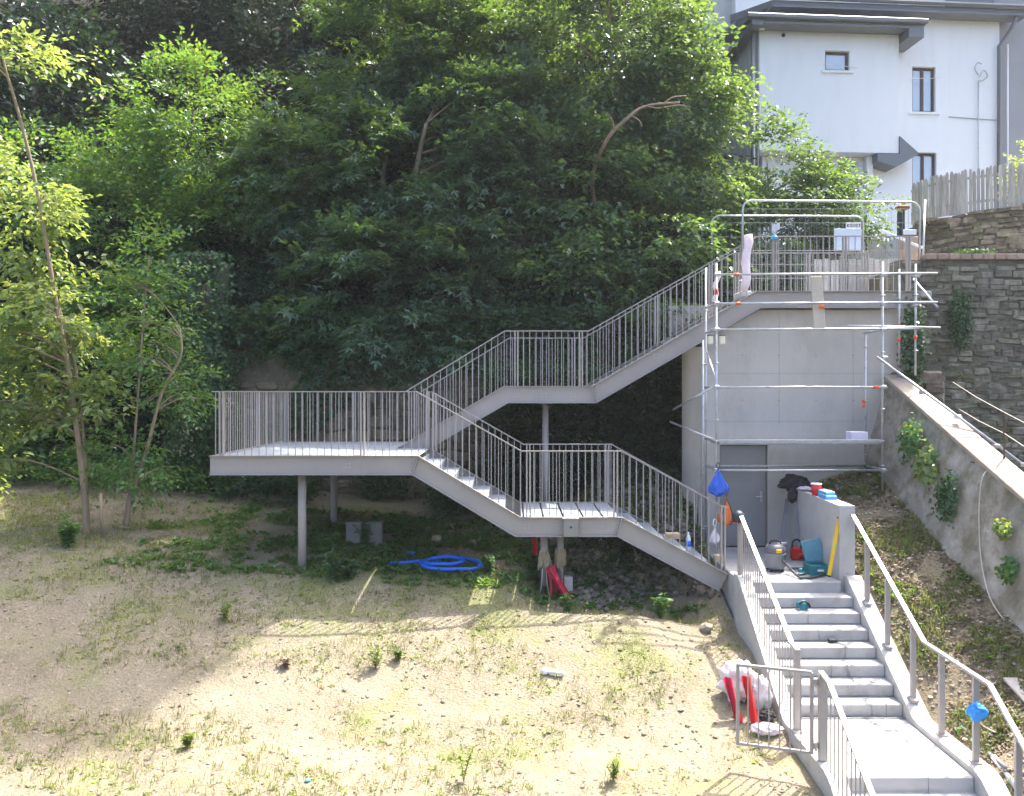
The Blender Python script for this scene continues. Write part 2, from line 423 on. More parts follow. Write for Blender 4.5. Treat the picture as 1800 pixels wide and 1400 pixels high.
    def build(self, name, material, parent=None, smooth=False, local=False, label=None):
        if parent is not None: org = (0, 0, 0) if local else ORG[parent.name]
        else:
            a = np.array(self.v); org = (float((a[:, 0].min() + a[:, 0].max()) / 2), float((a[:, 1].min() + a[:, 1].max()) / 2), float(a[:, 2].min()))
        me = self.mesh(name, material, org, smooth)
        o = bpy.data.objects.new(name, me)
        if parent is None:
            o.location = (org[0], org[1], org[2] + EYE)
        ORG[o.name] = Vector(org)
        _link(o, parent)
        if label: o['label'] = label
        return o
def one(name, mb, material, label, cat, group=None, smooth=False, kind=None):
    return tag(mb.build(name, material, None, smooth), label, cat, group, kind)
def inst(name, me, parent, pos, rot=None, scale=None):
    """a part that shares mesh data; pos in eye-relative coordinates"""
    o = bpy.data.objects.new(name, me)
    org = ORG[parent.name]
    o.location = Vector(pos) - org
    if rot is not None: o.rotation_euler = rot
    if scale is not None: o.scale = scale
    ORG[o.name] = org
    return _link(o, parent)
def np_mesh(name, V, T, material, org=(0, 0, 0)):
    """big triangle meshes straight from arrays"""
    me = bpy.data.meshes.new(name)
    V = (V - np.array(org)).astype(np.float32); T = T.astype(np.int32)
    me.vertices.add(len(V)); me.vertices.foreach_set('co', V.ravel())
    me.loops.add(T.size); me.loops.foreach_set('vertex_index', T.ravel())
    me.polygons.add(len(T)); me.polygons.foreach_set('loop_start', np.arange(0, T.size, 3, dtype=np.int32))
    me.update(calc_edges=True)
    me.materials.append(material)
    return me
def np_obj(name, V, T, material, parent=None):
    org = ORG[parent.name] if parent is not None else Vector((float(V[:, 0].mean()), float(V[:, 1].mean()), float(V[:, 2].min())))
    o = bpy.data.objects.new(name, np_mesh(name, V, T, material, org))
    if parent is None: o.location = (org[0], org[1], org[2] + EYE)
    ORG[o.name] = Vector(org)
    return _link(o, parent)
def lerp(a, b, t): return a + (b - a) * t
def curve(pts, n=6):
    """smooth path through the points"""
    P = [Vector(p) for p in pts]; out = []
    for i in range(len(P) - 1):
        p0 = P[max(i - 1, 0)]; p1 = P[i]; p2 = P[i + 1]; p3 = P[min(i + 2, len(P) - 1)]
        for k in range(n):
            t = k / n
            out.append(0.5 * ((2 * p1) + (p2 - p0) * t + (2 * p0 - 5 * p1 + 4 * p2 - p3) * t * t + (3 * p1 - p0 - 3 * p2 + p3) * t ** 3))
    out.append(P[-1]); return out
# ------------------------------------------------------------------ the ground
from mathutils import noise as mn
def sm(x, a, b):
    t = min(max((x - a) / (b - a), 0), 1); return t * t * (3 - 2 * t)
GP = [(1, -5.6), (6, -5.0), (8, -4.75), (9.5, -4.5), (10.8, -4.38), (12, -3.92), (13.3, -3.45), (14.2, -3.12), (16.6, -2.95), (18, -2.75), (19.6, -2.45), (22, -2.2)]
def interp(P, y):
    if y <= P[0][0]: return P[0][1]
    for (a, za), (b, zb) in zip(P, P[1:]):
        if y <= b: return za + (zb - za) * (y - a) / (b - a)
    return P[-1][1]
def gz(x, y):
    z = (interp(GP, y - .3) + interp(GP, y) + interp(GP, y + .3)) / 3
    z += 0.07 * max(0.0, -x - 1.5)
    z += 1.1 * sm(x, 0.3, 3.0) * sm(y, 14.6, 17.3)
    z -= 0.22 * sm(x, 1.6, 3.2) * sm(y, 12.2, 13.2) * (1 - sm(y, 14.2, 15.2))
    z -= 0.34 * sm(x, -.1, .5) * (1 - sm(x, 2.6, 3.4)) * sm(y, 13.2, 13.9) * (1 - sm(y, 14.5, 15.3))
    z += 0.05 * mn.noise(Vector((x * 0.9, y * 0.9, 0))) + 0.025 * mn.noise(Vector((x * 4, y * 4, 3))) + 0.014 * mn.noise(Vector((x * 9, y * 9, 5)))
    return z
def grid(name, material, x0, x1, y0, y1, zf, step):
    nx = int((x1 - x0) / step); ny = int((y1 - y0) / step)
    m = MB().sheet(lambda u, v: (lerp(x0, x1, u), lerp(y0, y1, v), zf(lerp(x0, x1, u), lerp(y0, y1, v))), nx, ny)
    return tag(m.build(name, material, None, True), kind='structure')
grid('yard_ground', M_YARD, -32, 3.46, 1.5, 20, gz, 0.1)

def hz(x, y):
    zl = interp([(19.7, lerp(-1.9, 1.3, sm(x, -8.6, -6.6))), (23, 3.6), (27, 7), (33, 12), (46, 24), (70, 40)], y)
    zr = interp([(19.7, 1.8), (23.5, 1.9), (25, 4.3), (70, 4.4)], y)
    z = lerp(zl, zr, sm(x, 3.2, 5.5))
    if x < 4: z += 0.35 * mn.noise(Vector((x * .5, y * .5, 7)))
    return z
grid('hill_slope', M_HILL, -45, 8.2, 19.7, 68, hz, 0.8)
tag(MB().box(3.3, 8.25, 18.32, 24, 1.2, 1.86).build('upper_path', M_ASPH), kind='structure')
tag(MB().box(8.25, 30, 16.98, 30, -2.4, 2.66).build('lawn_terrace', M_BANKG), kind='structure')
tag(MB().box(5.4, 45, 24.6, 60, 2.0, 4.3).build('house_forecourt', M_ASPH), kind='structure')
tag(MB().box(7.0, 30, 1.5, 16.9, -2.9, -2.25).build('lower_path', M_HILL), kind='structure')

def curb_z(y):
    if y >= 13.2: return -2.93 + .08
    if y >= 11.0: return -2.93 + .08 - .618 * (13.2 - y)
    if y >= 9.52: return -4.29 + .08
    return -4.29 + .08 - .618 * (9.52 - y)
def bank_z(x, y):
    zl = curb_z(y) - .03 if y < 13.1 else lerp(-2.86, -1.8, sm(y, 13.1, 16))
    zr = -1.72 - .37 * (15.1 - y)
    t = min(max((x - 5.38) / 1.3, -0.2), 1.3)
    z = lerp(zl, max(zl, zr), t) + 0.05 * mn.noise(Vector((x * 2, y * 2, 9))) * sm(x, 5.4, 5.7)
    return z
grid('gravel_bank', M_BANKG, 5.38, 7.0, 2.5, 16.14, bank_z, 0.08)

# ------------------------------------------------------------------ concrete tower with its steel door
T = thing('concrete_tower', 'tall pale cast concrete tower with a grey door behind the scaffold', 'tower', (5.4, 16.2, -2.93))
tw = MB()
tw.prism([(3.55, -3.3), (3.88, -3.3), (3.88, -.99), (4.79, -.99), (4.79, -3.3), (7.5, -3.3), (7.5, 1.56), (4.62, 1.56), (3.55, .95)], 16.15, 16.45)
tw.box(3.8, 7.5, 16.45, 18.3, -3.3, .94)
tw.prism([(4.62, .94), (7.5, .94), (7.5, 1.86), (4.62, 1.86)], 16.45, 18.3)
tw.build('wall', M_CONC, T)
fl = MB()
ring = [(3.55, 16.15)] + [(3.55 - .32 * math.sin(a), 16.5 - .35 * math.cos(a)) for a in [math.radians(d) for d in range(10, 91, 8)]] + [(3.72, 18.3), (3.9, 18.3)]
n = len(ring)
fl.add([(x, y, -3.4) for x, y in ring] + [(x, y, .86) for x, y in ring], [(i, i + n, (i + 1) % n + n, (i + 1) % n) for i in range(n)] + [tuple(range(n, 2 * n))])
fl.build('rounded_corner', M_CONC, T, True)
dr = MB().box(3.9, 4.77, 16.22, 16.27, -2.92, -1.01, .004).build('door', M_DOOR, T)
hd = MB().tube([(4.68, 16.21, -1.98), (4.68, 16.15, -1.98), (4.56, 16.15, -1.98)], .011, 8).box(4.655, 4.705, 16.205, 16.222, -2.08, -1.88)
h_ = bpy.data.objects.new('handle', hd.mesh('handle', M_GALV, ORG[T.name])); _link(h_, dr)
jm = MB()
for z in (.35, -.55): jm.box(3.56, 7.48, 16.147, 16.152, z, z + .006)
for x in (5.0, 6.4): jm.box(x, x + .006, 16.147, 16.152, -.6, 1.5)
jm.build('formwork_joint', mat('joint_grout', (0.30, 0.29, 0.27), 0.9), T)  # joint strips in a darker grey than the wall
jm = MB()
for x in (4.3, 5.0, 5.7, 6.4, 7.1):
    for z in (-.15, .7, -1.5, 1.25):
        if not (3.8 < x < 4.9 and z < -1) and not (x < 4.6 and z > 1): MB().lathe([(.013, 0), (.013, .004)], (x, 16.1495, z), 10, Quaternion((1, 0, 0), math.pi / 2)).build('tie_hole', mat('tie_hole_plug', (0.25, 0.24, 0.225), 0.9), T)

# ------------------------------------------------------------------ concrete staircase
CS = thing('concrete_staircase', 'pale concrete staircase with two flights and a landing running down the right', 'staircase', (4.3, 9.5, -5.2))
nose = [(13.2 - .275 * k, -2.93 - .17 * k) for k in range(8)]
MB().box(3.5, 5.05, 13.2, 16.148, -3.35, -2.93, .012).build('top_landing', M_STEP, CS)
for k in range(1, 8):
    y, z = nose[k]
    MB().box(3.65, 5.13, y, y + .30, z - .168, z, .014).build('step', M_STEP, CS)
MB().box(3.65, 5.13, 9.52, 11.2, -4.58, -4.29, .014).build('landing', mat('landing_concrete', (0.47, 0.455, 0.43), 0.8, 0, 0.08, 1.5, 0.1, 60, stain=(0.36, 0.34, 0.31), stain_amt=0.45, stain_scale=2.5), CS)
for k in range(1, 13):
    y, z = 9.52 - .275 * k, -4.29 - .17 * k
    MB().box(3.65, 5.13, y, y + .30, z - .168, z, .014).build('step', M_STEP, CS)
gr = MB()
for i in range(60): gr.box(3.66 + i * .0243, 3.672 + i * .0243, 11.2, 11.3, -4.292, -4.275)
gr.box(3.65, 5.13, 11.2, 11.215, -4.31, -4.277).box(3.65, 5.13, 11.285, 11.3, -4.31, -4.277)
gr.build('drain_grate', M_GALV, CS)
MB().box(3.65, 5.13, 11.19, 11.3, -4.5, -4.36).build('drain_channel', M_DGREY, CS)
bodyp = [(16.1, -3.0), (13.5, -3.1), (13.2, -3.12), (11.1, -4.42), (9.5, -4.6), (6.0, -6.6), (6.0, -7.4), (16.1, -7.4)]
MB().prismx(bodyp, 3.512, 5.2).build('stair_body', M_CONC2, CS)
def curbpoly(dz=0, ys=13.45, ye=6.0):
    pts = [(ys, -2.85 + dz), (13.2, -2.85 + dz), (11.02, -4.20 + dz), (10.9, -4.22 + dz), (9.55, -4.22 + dz), (9.4, -4.26 + dz), (ye, -6.36 + dz)]
    return pts + [(ye, -7.4), (ys, -7.4)]
MB().prismx(curbpoly(), 3.45, 3.648).build('curb_wall', M_CONC2, CS)
MB().prismx(curbpoly(0, 13.3), 5.132, 5.37).build('curb_wall', M_CONC2, CS)
# low wall beside the top landing
LW = MB()
LW.prismx([(13.3, -3.2), (16.148, -3.2), (16.148, -1.72), (13.3, -1.77)], 5.06, 5.30)
one('low_concrete_wall', LW, M_CONC2, 'low rough concrete wall beside the top landing with blue boxes on it', 'wall')

def offset(P, d):
    """mitred parallel of an open polyline, d below it"""
    out = []
    for i in range(len(P)):
        n = Vector((0, 0)); c = 0
        ns = []
        if i > 0: a = Vector(P[i]) - Vector(P[i - 1]); ns.append(Vector((a.y, -a.x)).normalized())
        if i < len(P) - 1: a = Vector(P[i + 1]) - Vector(P[i]); ns.append(Vector((a.y, -a.x)).normalized())
        if len(ns) == 1: m = ns[0]; k = 1
        else: m = (ns[0] + ns[1]).normalized(); k = 1 / max(m.dot(ns[0]), .3)
        out.append((P[i][0] + m.x * d * k, P[i][1] + m.y * d * k))
    return out
def at_line(P, x):
    for (a, za), (b, zb) in zip(P, P[1:]):
        if min(a, b) - 1e-6 <= x <= max(a, b) + 1e-6: return za + (zb - za) * (x - a) / (b - a)
    return P[-1][1] if abs(x - P[-1][0]) < abs(x - P[0][0]) else P[0][1]

BAL = {}
def bal_mesh(w=.013, d=.013):
    k = (w, d)
    if k not in BAL: BAL[k] = MB().box(-w / 2, w / 2, -d / 2, d / 2, 0, 1).mesh('baluster', M_RAIL)
    return BAL[k]
def guardrail(root, plane, c, top, base, posts, s0, s1, step=.12, single=True, hw=.045, ht=.018, base_rail=False, label=None, gap=0.0, name='guardrail'):
    """handrail along `top` in the plane x=c or y=c, balusters from `base` up to it, double flat posts"""
    m = MB(); off = offset(top, ht) if top[0][0] < top[-1][0] else [(a, b) for a, b in offset(top, -ht)]
    poly = list(top) + list(reversed(off))
    if plane == 'y': m.prism(poly, c - hw / 2, c + hw / 2)
    else: m.prismx(poly, c - hw / 2, c + hw / 2)
    if base_rail:
        b2 = offset(base, .012) if base[0][0] < base[-1][0] else offset(base, -.012)
        (m.prism if plane == 'y' else m.prismx)(list(base) + list(reversed(b2)), c - .02, c + .02)
    g = m.build(name, M_RAIL, root, label=label)
    P3 = lambda s, z: (s, c, z) if plane == 'y' else (c, s, z)
    n = int(round(abs(s1 - s0) / step)); dirn = 1 if s1 > s0 else -1
    me = bal_mesh(); bm = MB()
    for i in range(n + 1):
        s = s0 + dirn * i * step
        if any(abs(s - p) < .045 for p in posts): continue
        zb, zt = at_line(base, s) + gap, at_line(top, s) - ht
        if single: inst('baluster', me, g, P3(s, zb), None, (1, 1, zt - zb))
        elif plane == 'y': bm.box(s - .0065, s + .0065, c - .0065, c + .0065, zb, zt)
        else: bm.box(c - .0065, c + .0065, s - .0065, s + .0065, zb, zt)
    if not single and bm.v:
        o = bm.build('baluster_row', M_RAIL, g); o['kind'] = 'stuff'
    for p in posts:
        pm = MB(); zb, zt = at_line(base, p), at_line(top, p) - .004
        for k in (-1, 1):
            if plane == 'y': pm.box(p + k * .028 - .012, p + k * .028 + .012, c - .03, c + .03, zb, zt)
            else: pm.box(c - .03, c + .03, p + k * .028 - .012, p + k * .028 + .012, zb, zt)
        pm.build('post', M_RAIL, g)
    return g

# rails of the concrete staircase
g = guardrail(CS, 'x', 3.52, [(13.38, -1.89), (13.3, -1.9), (10.86, -3.175), (10.6, -3.2)], [(13.38, -2.86), (13.2, -2.86), (11.02, -4.21), (10.55, -4.22)], [], 13.3, 10.78, .115, hw=.06, ht=.03, name='stair_guardrail')
MB().box(3.48, 3.56, 10.62, 10.68, -4.215, -3.21, .004).box(3.45, 3.6, 10.55, 10.72, -4.222, -4.205).build('post', M_RAIL, g)
MB().box(3.49, 3.55, 13.33, 13.39, -2.86, -1.91, .004).build('post', M_RAIL, g)
g = guardrail(CS, 'x', 3.52, [(9.82, -3.20), (9.55, -3.24), (6.2, -5.31)], [(9.82, -4.21), (9.4, -4.25), (6.2, -6.23)], [], 9.62, 6.3, .115, hw=.06, ht=.03, name='stair_guardrail')
MB().box(3.48, 3.56, 9.74, 9.81, -4.215, -3.22, .004).build('post', M_RAIL, g)
hr = [(13.42, -1.86), (13.24, -1.9), (10.94, -3.19), (9.43, -3.22), (6.2, -5.35)]
m = MB(); m.prismx(list(hr) + list(reversed(offset(hr, -.03))), 5.22, 5.28)
g = m.build('handrail', M_RAIL, CS)
for y in (13.36, 12.72, 12.02, 11.25, 10.5, 9.72, 8.9, 8.1, 7.3):
    zt = at_line(hr, y) - .02; zb = curb_z(y) if y < 13.2 else -2.85
    MB().box(5.215, 5.285, y - .022, y + .022, zb, zt, .004).build('post', M_RAIL, g)
    if y < 13.2: MB().prismx([(y - .06, zb - .02), (y + .06, zb - .02 + (.074 if y > 11 or y < 9.5 else 0)), (y + .06, zb + .01 + (.074 if y > 11 or y < 9.5 else 0)), (y - .06, zb + .01)], 5.2, 5.3).build('base_plate', M_RAIL, g)

# gate standing open over the yard
G = thing('steel_gate', 'small grey steel bar gate standing open over the yard', 'gate', (3.41, 9.8, -4.2))
a = Vector((3.41, 9.8, 0)); b = Vector((2.63, 10.07, 0)); dv = (b - a)
def gp(t, z): return a + dv * t + Vector((0, 0, z))
MB().beam(gp(0, -3.215), gp(1.02, -3.215), .045, .03).build('top_rail', M_RAIL, G)
MB().beam(gp(0, -4.14), gp(1.02, -4.14), .03, .03).build('bottom_rail', M_RAIL, G)
for t in (0, 1): MB().beam(gp(t, -4.15), gp(t, -3.22), .035, .035, up=(0, 1, 0)).build('stile', M_RAIL, G)
for i in range(1, 7): MB().beam(gp(i / 7, -4.13), gp(i / 7, -3.23), .013, .013, up=(0, 1, 0)).build('baluster', M_RAIL, G)
for z in (-3.32, -4.05): MB().box(3.40, 3.49, 9.77, 9.83, z - .035, z + .035, .004).lathe([(.016, -.045), (.016, .045)], (3.44, 9.75, z), 8).build('hinge', M_RAIL, G)

# ------------------------------------------------------------------ steel staircase
SS = thing('steel_staircase', 'grey steel staircase zigzagging on columns up to the tower platform', 'staircase', (-.5, 16, -3.1))
def stringer(top, y, depth=.32, bolts=(), stiff=(), face=-1, flange=.05):
    bot = offset(top, depth)
    g = MB().prism(list(top) + list(reversed(bot)), y, y + .012).build('stringer', M_STEEL, SS)
    f = MB()
    for P in (top, offset(bot, -.014)):
        Q = offset(P, .014)
        f.prism(list(P) + list(reversed(Q)), y - flange, y + .03)
    o = bpy.data.objects.new('flange', f.mesh('flange', M_STEEL, ORG[SS.name])); _link(o, g)
    for (i, j) in stiff:      # plate across a bend
        p, q = Vector((top[i][0], y - flange * .5, top[i][1] - .01)), Vector((bot[i][0], y - flange * .5, bot[i][1] + .01))
        s = MB().beam(p, q, .012, flange * .95, up=(0, 1, 0))
        s2 = MB()
        for k in range(5):
            c = p.lerp(q, .12 + .19 * k)
            s2.lathe([(.011, 0), (.011, .014)], c + Vector((.035 if j > 0 else -.045, .02, 0)), 6, Quaternion((1, 0, 0), math.pi / 2))
        o = bpy.data.objects.new('stiffener', s.mesh('stiffener', M_STEEL, ORG[SS.name])); _link(o, g)
        o = bpy.data.objects.new('bolts', s2.mesh('bolts', M_GALV, ORG[SS.name])); o['kind'] = 'stuff'; _link(o, g)
    if bolts:
        s2 = MB()
        for (x, z) in bolts:
            for dx in (-.03, .03):
                for dz in (-.03, .03):
                    s2.lathe([(.008, 0), (.010, .003), (.008, .007)], (x + dx, y, z + dz), 6, Quaternion((1, 0, 0), math.pi / 2))
        o = bpy.data.objects.new('bolts', s2.mesh('bolts', M_GALV, ORG[SS.name])); o['kind'] = 'stuff'; _link(o, g)
    return g
LT = [(-5.0, -1.036), (-1.587, -1.036), (.093, -2.044), (1.755, -2.044), (3.5, -2.98)]
LTB = [(-1.587, -1.036), (.093, -2.044), (1.755, -2.044), (3.5, -2.98)]
UT = [(-2.2, -1.036), (-.213, .117), (1.44, .117), (4.52, 1.90), (7.57, 1.90)]
UTB = [(-2.2, -1.036), (-.213, .117), (1.44, .117), (4.52, 1.90), (7.57, 1.90)]
stringer(LT, 14.0, bolts=[(-3.73, -1.2), (-2.74, -1.2), (.2, -2.2), (.75, -2.2), (1.4, -2.2)], stiff=[(1, -1), (3, -1)])
stringer(LTB, 15.93)
stringer(UT, 16.0, bolts=[(.03, -.05), (.55, -.05), (1.1, -.05), (2.65, .68)], stiff=[(2, 1)])
stringer(UTB, 18.12)
# landing frame: end beams, back beam, cross joists
m = MB().box(-4.96, -4.945, 14.04, 18.1, -1.35, -1.04).box(-4.99, -4.9, 14.04, 18.1, -1.05, -1.038).box(-4.99, -4.9, 14.04, 18.1, -1.355, -1.341)
m.build('end_beam', M_STEEL, SS)
MB().box(-4.95, -2.2, 18.1, 18.12, -1.35, -1.04).box(-4.95, -2.2, 18.06, 18.16, -1.355, -1.341).build('back_beam', M_STEEL, SS)
for x in (-4.1, -3.4, -2.7, -1.95): MB().box(x - .03, x + .03, 14.03, 18.08, -1.3, -1.075).build('joist', M_STEEL, SS)
MB().box(-2.0, -1.6, 15.97, 16.0, -1.3, -1.06).build('joist', M_STEEL, SS)
for x in (.2, .9, 1.6): MB().box(x - .03, x + .03, 14.03, 15.92, -2.3, -2.09).build('joist', M_STEEL, SS)
for x in (0, .7, 1.3): MB().box(x - .03, x + .03, 16.03, 18.1, -.15, .06).build('joist', M_STEEL, SS)
# decks
xs = [-4.94, -4.1, -3.27, -2.44, -1.6]
for a_, b_ in zip(xs, xs[1:]): MB().box(a_ + .004, b_ - .004, 14.05, 18.08, -1.07, -1.05, .004).build('deck_plate', M_TREAD, SS)
xs = [.09, .14, .47, .80, 1.13, 1.46, 1.74]
for a_, b_ in zip(xs, xs[1:]): MB().box(a_ + .015, b_ - .015, 14.05, 15.9, -2.085, -2.06, .004).build('deck_plate', M_TREAD, SS)
xs = [-.21, .34, .89, 1.44]
for a_, b_ in zip(xs, xs[1:]): MB().box(a_ + .005, b_ - .005, 16.05, 18.1, .075, .1, .004).build('deck_plate', M_TREAD, SS)
xs = [4.5, 5.26, 6.02, 6.78, 7.55]
for a_, b_ in zip(xs, xs[1:]): MB().box(a_ + .005, b_ - .005, 16.05, 18.1, 1.86, 1.885, .004).build('deck_plate', M_TREAD, SS)
def flight(x0, z0, x1, z1, nr, y0, y1):
    """steps down from (x0,z0) to (x1,z1) with nr risers"""
    go = (x1 - x0) / nr; ri = (z0 - z1) / nr; sg = 1 if go > 0 else -1
    for k in range(1, nr):
        xa = x0 + go * (k - 1); z = z0 - ri * k
        m = MB(); xa2, xb2 = sorted((xa - sg * .01, xa + go + sg * .02))
        m.box(xa2, xb2, y0, y1, z - .022, z, .003)
        xn = xa + go + sg * .02
        m.box(*sorted((xn, xn - sg * .012)), y0, y1, z - .055, z - .003)
        m.box(*sorted((xa - sg * .012, xa)), y0, y1, z, z + ri * .55)
        m.build('step', M_TREAD, SS)
flight(-1.587, -1.06, .093, -2.07, 6, 14.03, 15.91)
flight(1.755, -2.07, 3.5, -2.94, 5, 14.03, 15.91)
flight(-.213, .09, -2.2, -1.06, 7, 16.03, 18.1)
flight(4.52, 1.88, 1.44, .09, 11, 16.03, 18.1)
# columns
def column(x, y, z0, z1, r=.07):
    c = MB().lathe([(r, z0 - .15), (r, z1)], (x, y, 0), 20).build('column', M_STEEL, SS, True)
    o = bpy.data.objects.new('column_head', MB().box(x - .13, x + .13, y - .13, y + .13, z1, z1 + .014).mesh('column_head', M_STEEL, ORG[SS.name])); _link(o, c)
column(-3.57, 14.32, -3.0, -1.36); column(-3.72, 17.55, -2.95, -1.36)
column(.59, 16.5, -2.9, -.22, .062); column(.50, 14.55, -3.15, -2.38, .065); column(.78, 14.62, -3.15, -2.38, .06)
bx = MB().box(.79, 1.03, 13.84, 13.952, -2.345, -2.06, .003).build('bracket_box', mat('bracket_paint', (0.22, 0.215, 0.20), 0.5), SS)
o = bpy.data.objects.new('bolt_hole', MB().lathe([(.02, 0), (.02, .004)], (.91, 13.842, -2.19), 10, Quaternion((1, 0, 0), math.pi / 2)).mesh('bolt_hole', M_BLACK, ORG[SS.name])); _link(o, bx)
o = bpy.data.objects.new('rim', MB().box(.775, 1.045, 13.83, 13.95, -2.06, -2.046).mesh('rim', M_STEEL, ORG[SS.name])); _link(o, bx)
# guardrails
TF = [(-4.99, .02), (-1.62, .02), (.112, -.96), (1.755, -.96), (3.42, -1.87), (3.5, -1.89)]
guardrail(SS, 'y', 14.06, TF, LT, [-4.83, -2.51, .224, 1.66, 3.43], -4.93, 3.4, .1195)
TB = [(-1.55, .02), (.16, -.957), (1.80, -.957), (3.45, -1.87)]
guardrail(SS, 'y', 15.90, TB, LTB, [-1.5, .25, 1.72, 3.4], -1.45, 3.35, .12, single=False)
TU = [(-2.06, .02), (-.19, 1.163), (1.387, 1.163), (4.245, 2.77), (4.56, 2.944), (7.5, 2.944)]
guardrail(SS, 'y', 16.05, TU, UT, [.03, 1.24, 3.68, 4.89, 6.2, 7.4], -2.0, 7.3, .12)
TUB = [(-1.99, .02), (-.12, 1.158), (1.45, 1.158), (4.62, 2.96), (7.5, 2.96)]
guardrail(SS, 'y', 18.07, TUB, UTB, [-1.9, .03, 1.24, 3.0, 4.7, 6.2, 7.45], -1.85, 7.3, .12, single=False)
guardrail(SS, 'x', -4.85, [(14.08, .02), (18.08, .02)], [(14.08, -1.04), (18.08, -1.04)], [16.1, 18.04], 14.2, 17.95, .12)
guardrail(SS, 'y', 18.05, [(-4.85, .02), (-2.05, .02)], [(-4.85, -1.04), (-2.05, -1.04)], [-3.4, -2.1], -4.75, -2.2, .12, single=False)
g = guardrail(SS, 'x', -1.62, [(15.93, .02), (16.03, .02)], [(15.93, -1.04), (16.03, -1.04)], [15.98], 15.9, 15.9, .12)
# ------------------------------------------------------------------ scaffold in front of the tower
SF = thing('scaffold', 'galvanised tube scaffold with deck planks in front of the concrete tower', 'scaffold', (5.0, 15.4, -2.93))
R = .021
def pole(x, y, z0, z1, name='standard', r=R):
    p = MB().tube([(x, y, z0), (x, y, z1)], r, 10).build(name, M_GALV, SF, True)
    z = z0 + .45; ro = MB()
    while z < z1 - .1:
        ro.lathe([(.045, -.005), (.05, 0), (.045, .005)], (x, y, z), 10); z += 1.0
    if ro.v: o = bpy.data.objects.new('rosette', ro.mesh('rosette', M_GALV, ORG[SF.name])); _link(o, p)
    return p
def rod(a, b, name='ledger', r=R): return MB().tube([a, b], r, 10).build(name, M_GALV, SF, True)
YF, YR, XL, XR_ = 15.04, 15.77, 3.55, 6.48
pole(XL, YF, -2.93, 2.27); pole(XL - .02, YR, -2.93, 2.3); pole(XL - .12, 15.55, -2.93, .95, r=.02)
pole(XR_, YF, -1.74, 2.3); pole(XR_, YR, -1.6, 1.1)
pole(7.18, YF + .9, .3, 2.3); pole(7.18, YF + .25, .3, 2.3)
for z in (2.07, 1.56): rod((XL - .05, YF - .05, z), (7.42, YF - .05, z + .02))
rod((XL - .1, YF - .05, 1.1), (7.3, YF - .05, 1.12)); rod((5.9, YF + .1, 1.18), (7.45, YF - .1, 1.13))
rod((XL - .05, YF - .05, .09), (XR_ + .05, YF - .05, .09))
rod((XL - .05, YF - .05, -1.37), (XR_ + .15, YF - .05, -1.37)); rod((XL - .05, YR, -1.36), (XR_, YR, -1.36))
for z in (.09, 1.1, 1.56, -.86, -1.36): rod((XL, YF - .05, z), (XL - .02, YR + .05, z), 'transom'); rod((XR_, YF - .05, z), (XR_, YR + .05, z), 'transom') if z < 1.2 else None
rod((XL, YF, .12), (2.95, 15.9, -.32), 'brace', .02)
rod((XL, YF, .2), (XL, YR, .75), 'brace', .018)
rod((2.9, 15.95, -.55), (XL, 15.1, -.85), 'brace', .018)
rod((6.35, YF - .08, .62), (7.9, 13.1, -1.18), 'brace', R)
rod((XR_ + .9, 15.8, 2.1), (7.45, YF, 1.5), 'brace', .02)
dk = MB()
for i in range(3): dk.box(XL + .06, XR_ - .04, YF + .04 + i * .235, YF + .255 + i * .235, -.93, -.875, .006)
dk.build('deck_plank', M_GALV, SF)
MB().box(XL + .05, XR_ - .02, YF - .03, YF - .005, -.9, -.835, .003).build('toe_rail', M_GALV, SF)
for (x, z, w_) in ((XL + .32, 1.56, 1), (XL + .3, 2.07, 1), (XL + 2.75, .09, 1), (5.35, 1.50, 0)):
    MB().tube([(x, YF - .05, z), (x + .09, YF - .05, z)], .028, 10).build('orange_collar', M_ORANGE, SF, True)
for (x, y, z) in ((XL, YF, 1.72), (6.45, YR, -.19), (6.45, YR, -.28), (7.18, YF + .9, .95), (7.18, YF + .25, .95), (7.18, YF + .9, 1.2), (XL, YF, 1.76)):
    MB().tube([(x, y, z), (x, y, z + .07)], .029, 10).build('orange_collar', M_ORANGE, SF, True)
cl = []
for z in (2.07, 1.56, 1.1, .09, -1.37): cl += [(XL, YF, z), (XR_, YF, z)]
cl += [(XR_, YF - .05, .6), (6.9, 14.46, .0), (7.25, 14.0, -.4), (7.6, 13.5, -.85), (7.85, 13.15, -1.12), (7.18, YF + .25, 2.08), (7.18, YF + .25, 1.57)]
for (x, y, z) in cl:
    MB().box(x - .045, x + .045, y - .075, y + .03, z - .035, z + .035, .012).lathe([(.012, 0), (.012, .05)], (x + .03, y - .07, z), 6, Quaternion((1, 0, 0), math.pi / 2)).build('coupler', M_GALV, SF)
# floodlights clamped to the scaffold
for i, (x, lab) in enumerate(((3.42, 'white box lamp on the left scaffold pole under the stair beam, the left one'), (3.63, 'white box lamp on the left scaffold pole under the stair beam, the right one'))):
    t = thing('site_lamp', lab, 'lamp', (x, 14.9, .84), 'box lamps clamped to the scaffold')
    MB().box(x - .04, x + .04, 14.88, 14.98, .84, .99, .01).build('housing', mat('lamp_housing_white', (0.74, 0.72, 0.55), .5), t)
    MB().box(x - .045, x + .045, 14.875, 14.985, .99, 1.0).build('lid', M_DGREY, t)
# board standing on the scaffold
tag(MB().beam((5.36, 15.0, 1.12), (5.34, 15.12, 2.05), .2, .03, up=(0, 1, 0), bev=.005).build('board', mat('shuttering_board', (0.50, 0.44, 0.35), 0.8, 0, 0.1, 6)), 'pale upright board tied to the top scaffold tubes', 'board')
# lavender sheet / box on scaffold deck
tag(MB().box(5.95, 6.25, 15.1, 15.35, -.87, -.70, .008).build('paper_box', mat('lavender_card', (0.66, 0.60, 0.72), .8)), 'small pale lavender box on the lower scaffold deck', 'box')

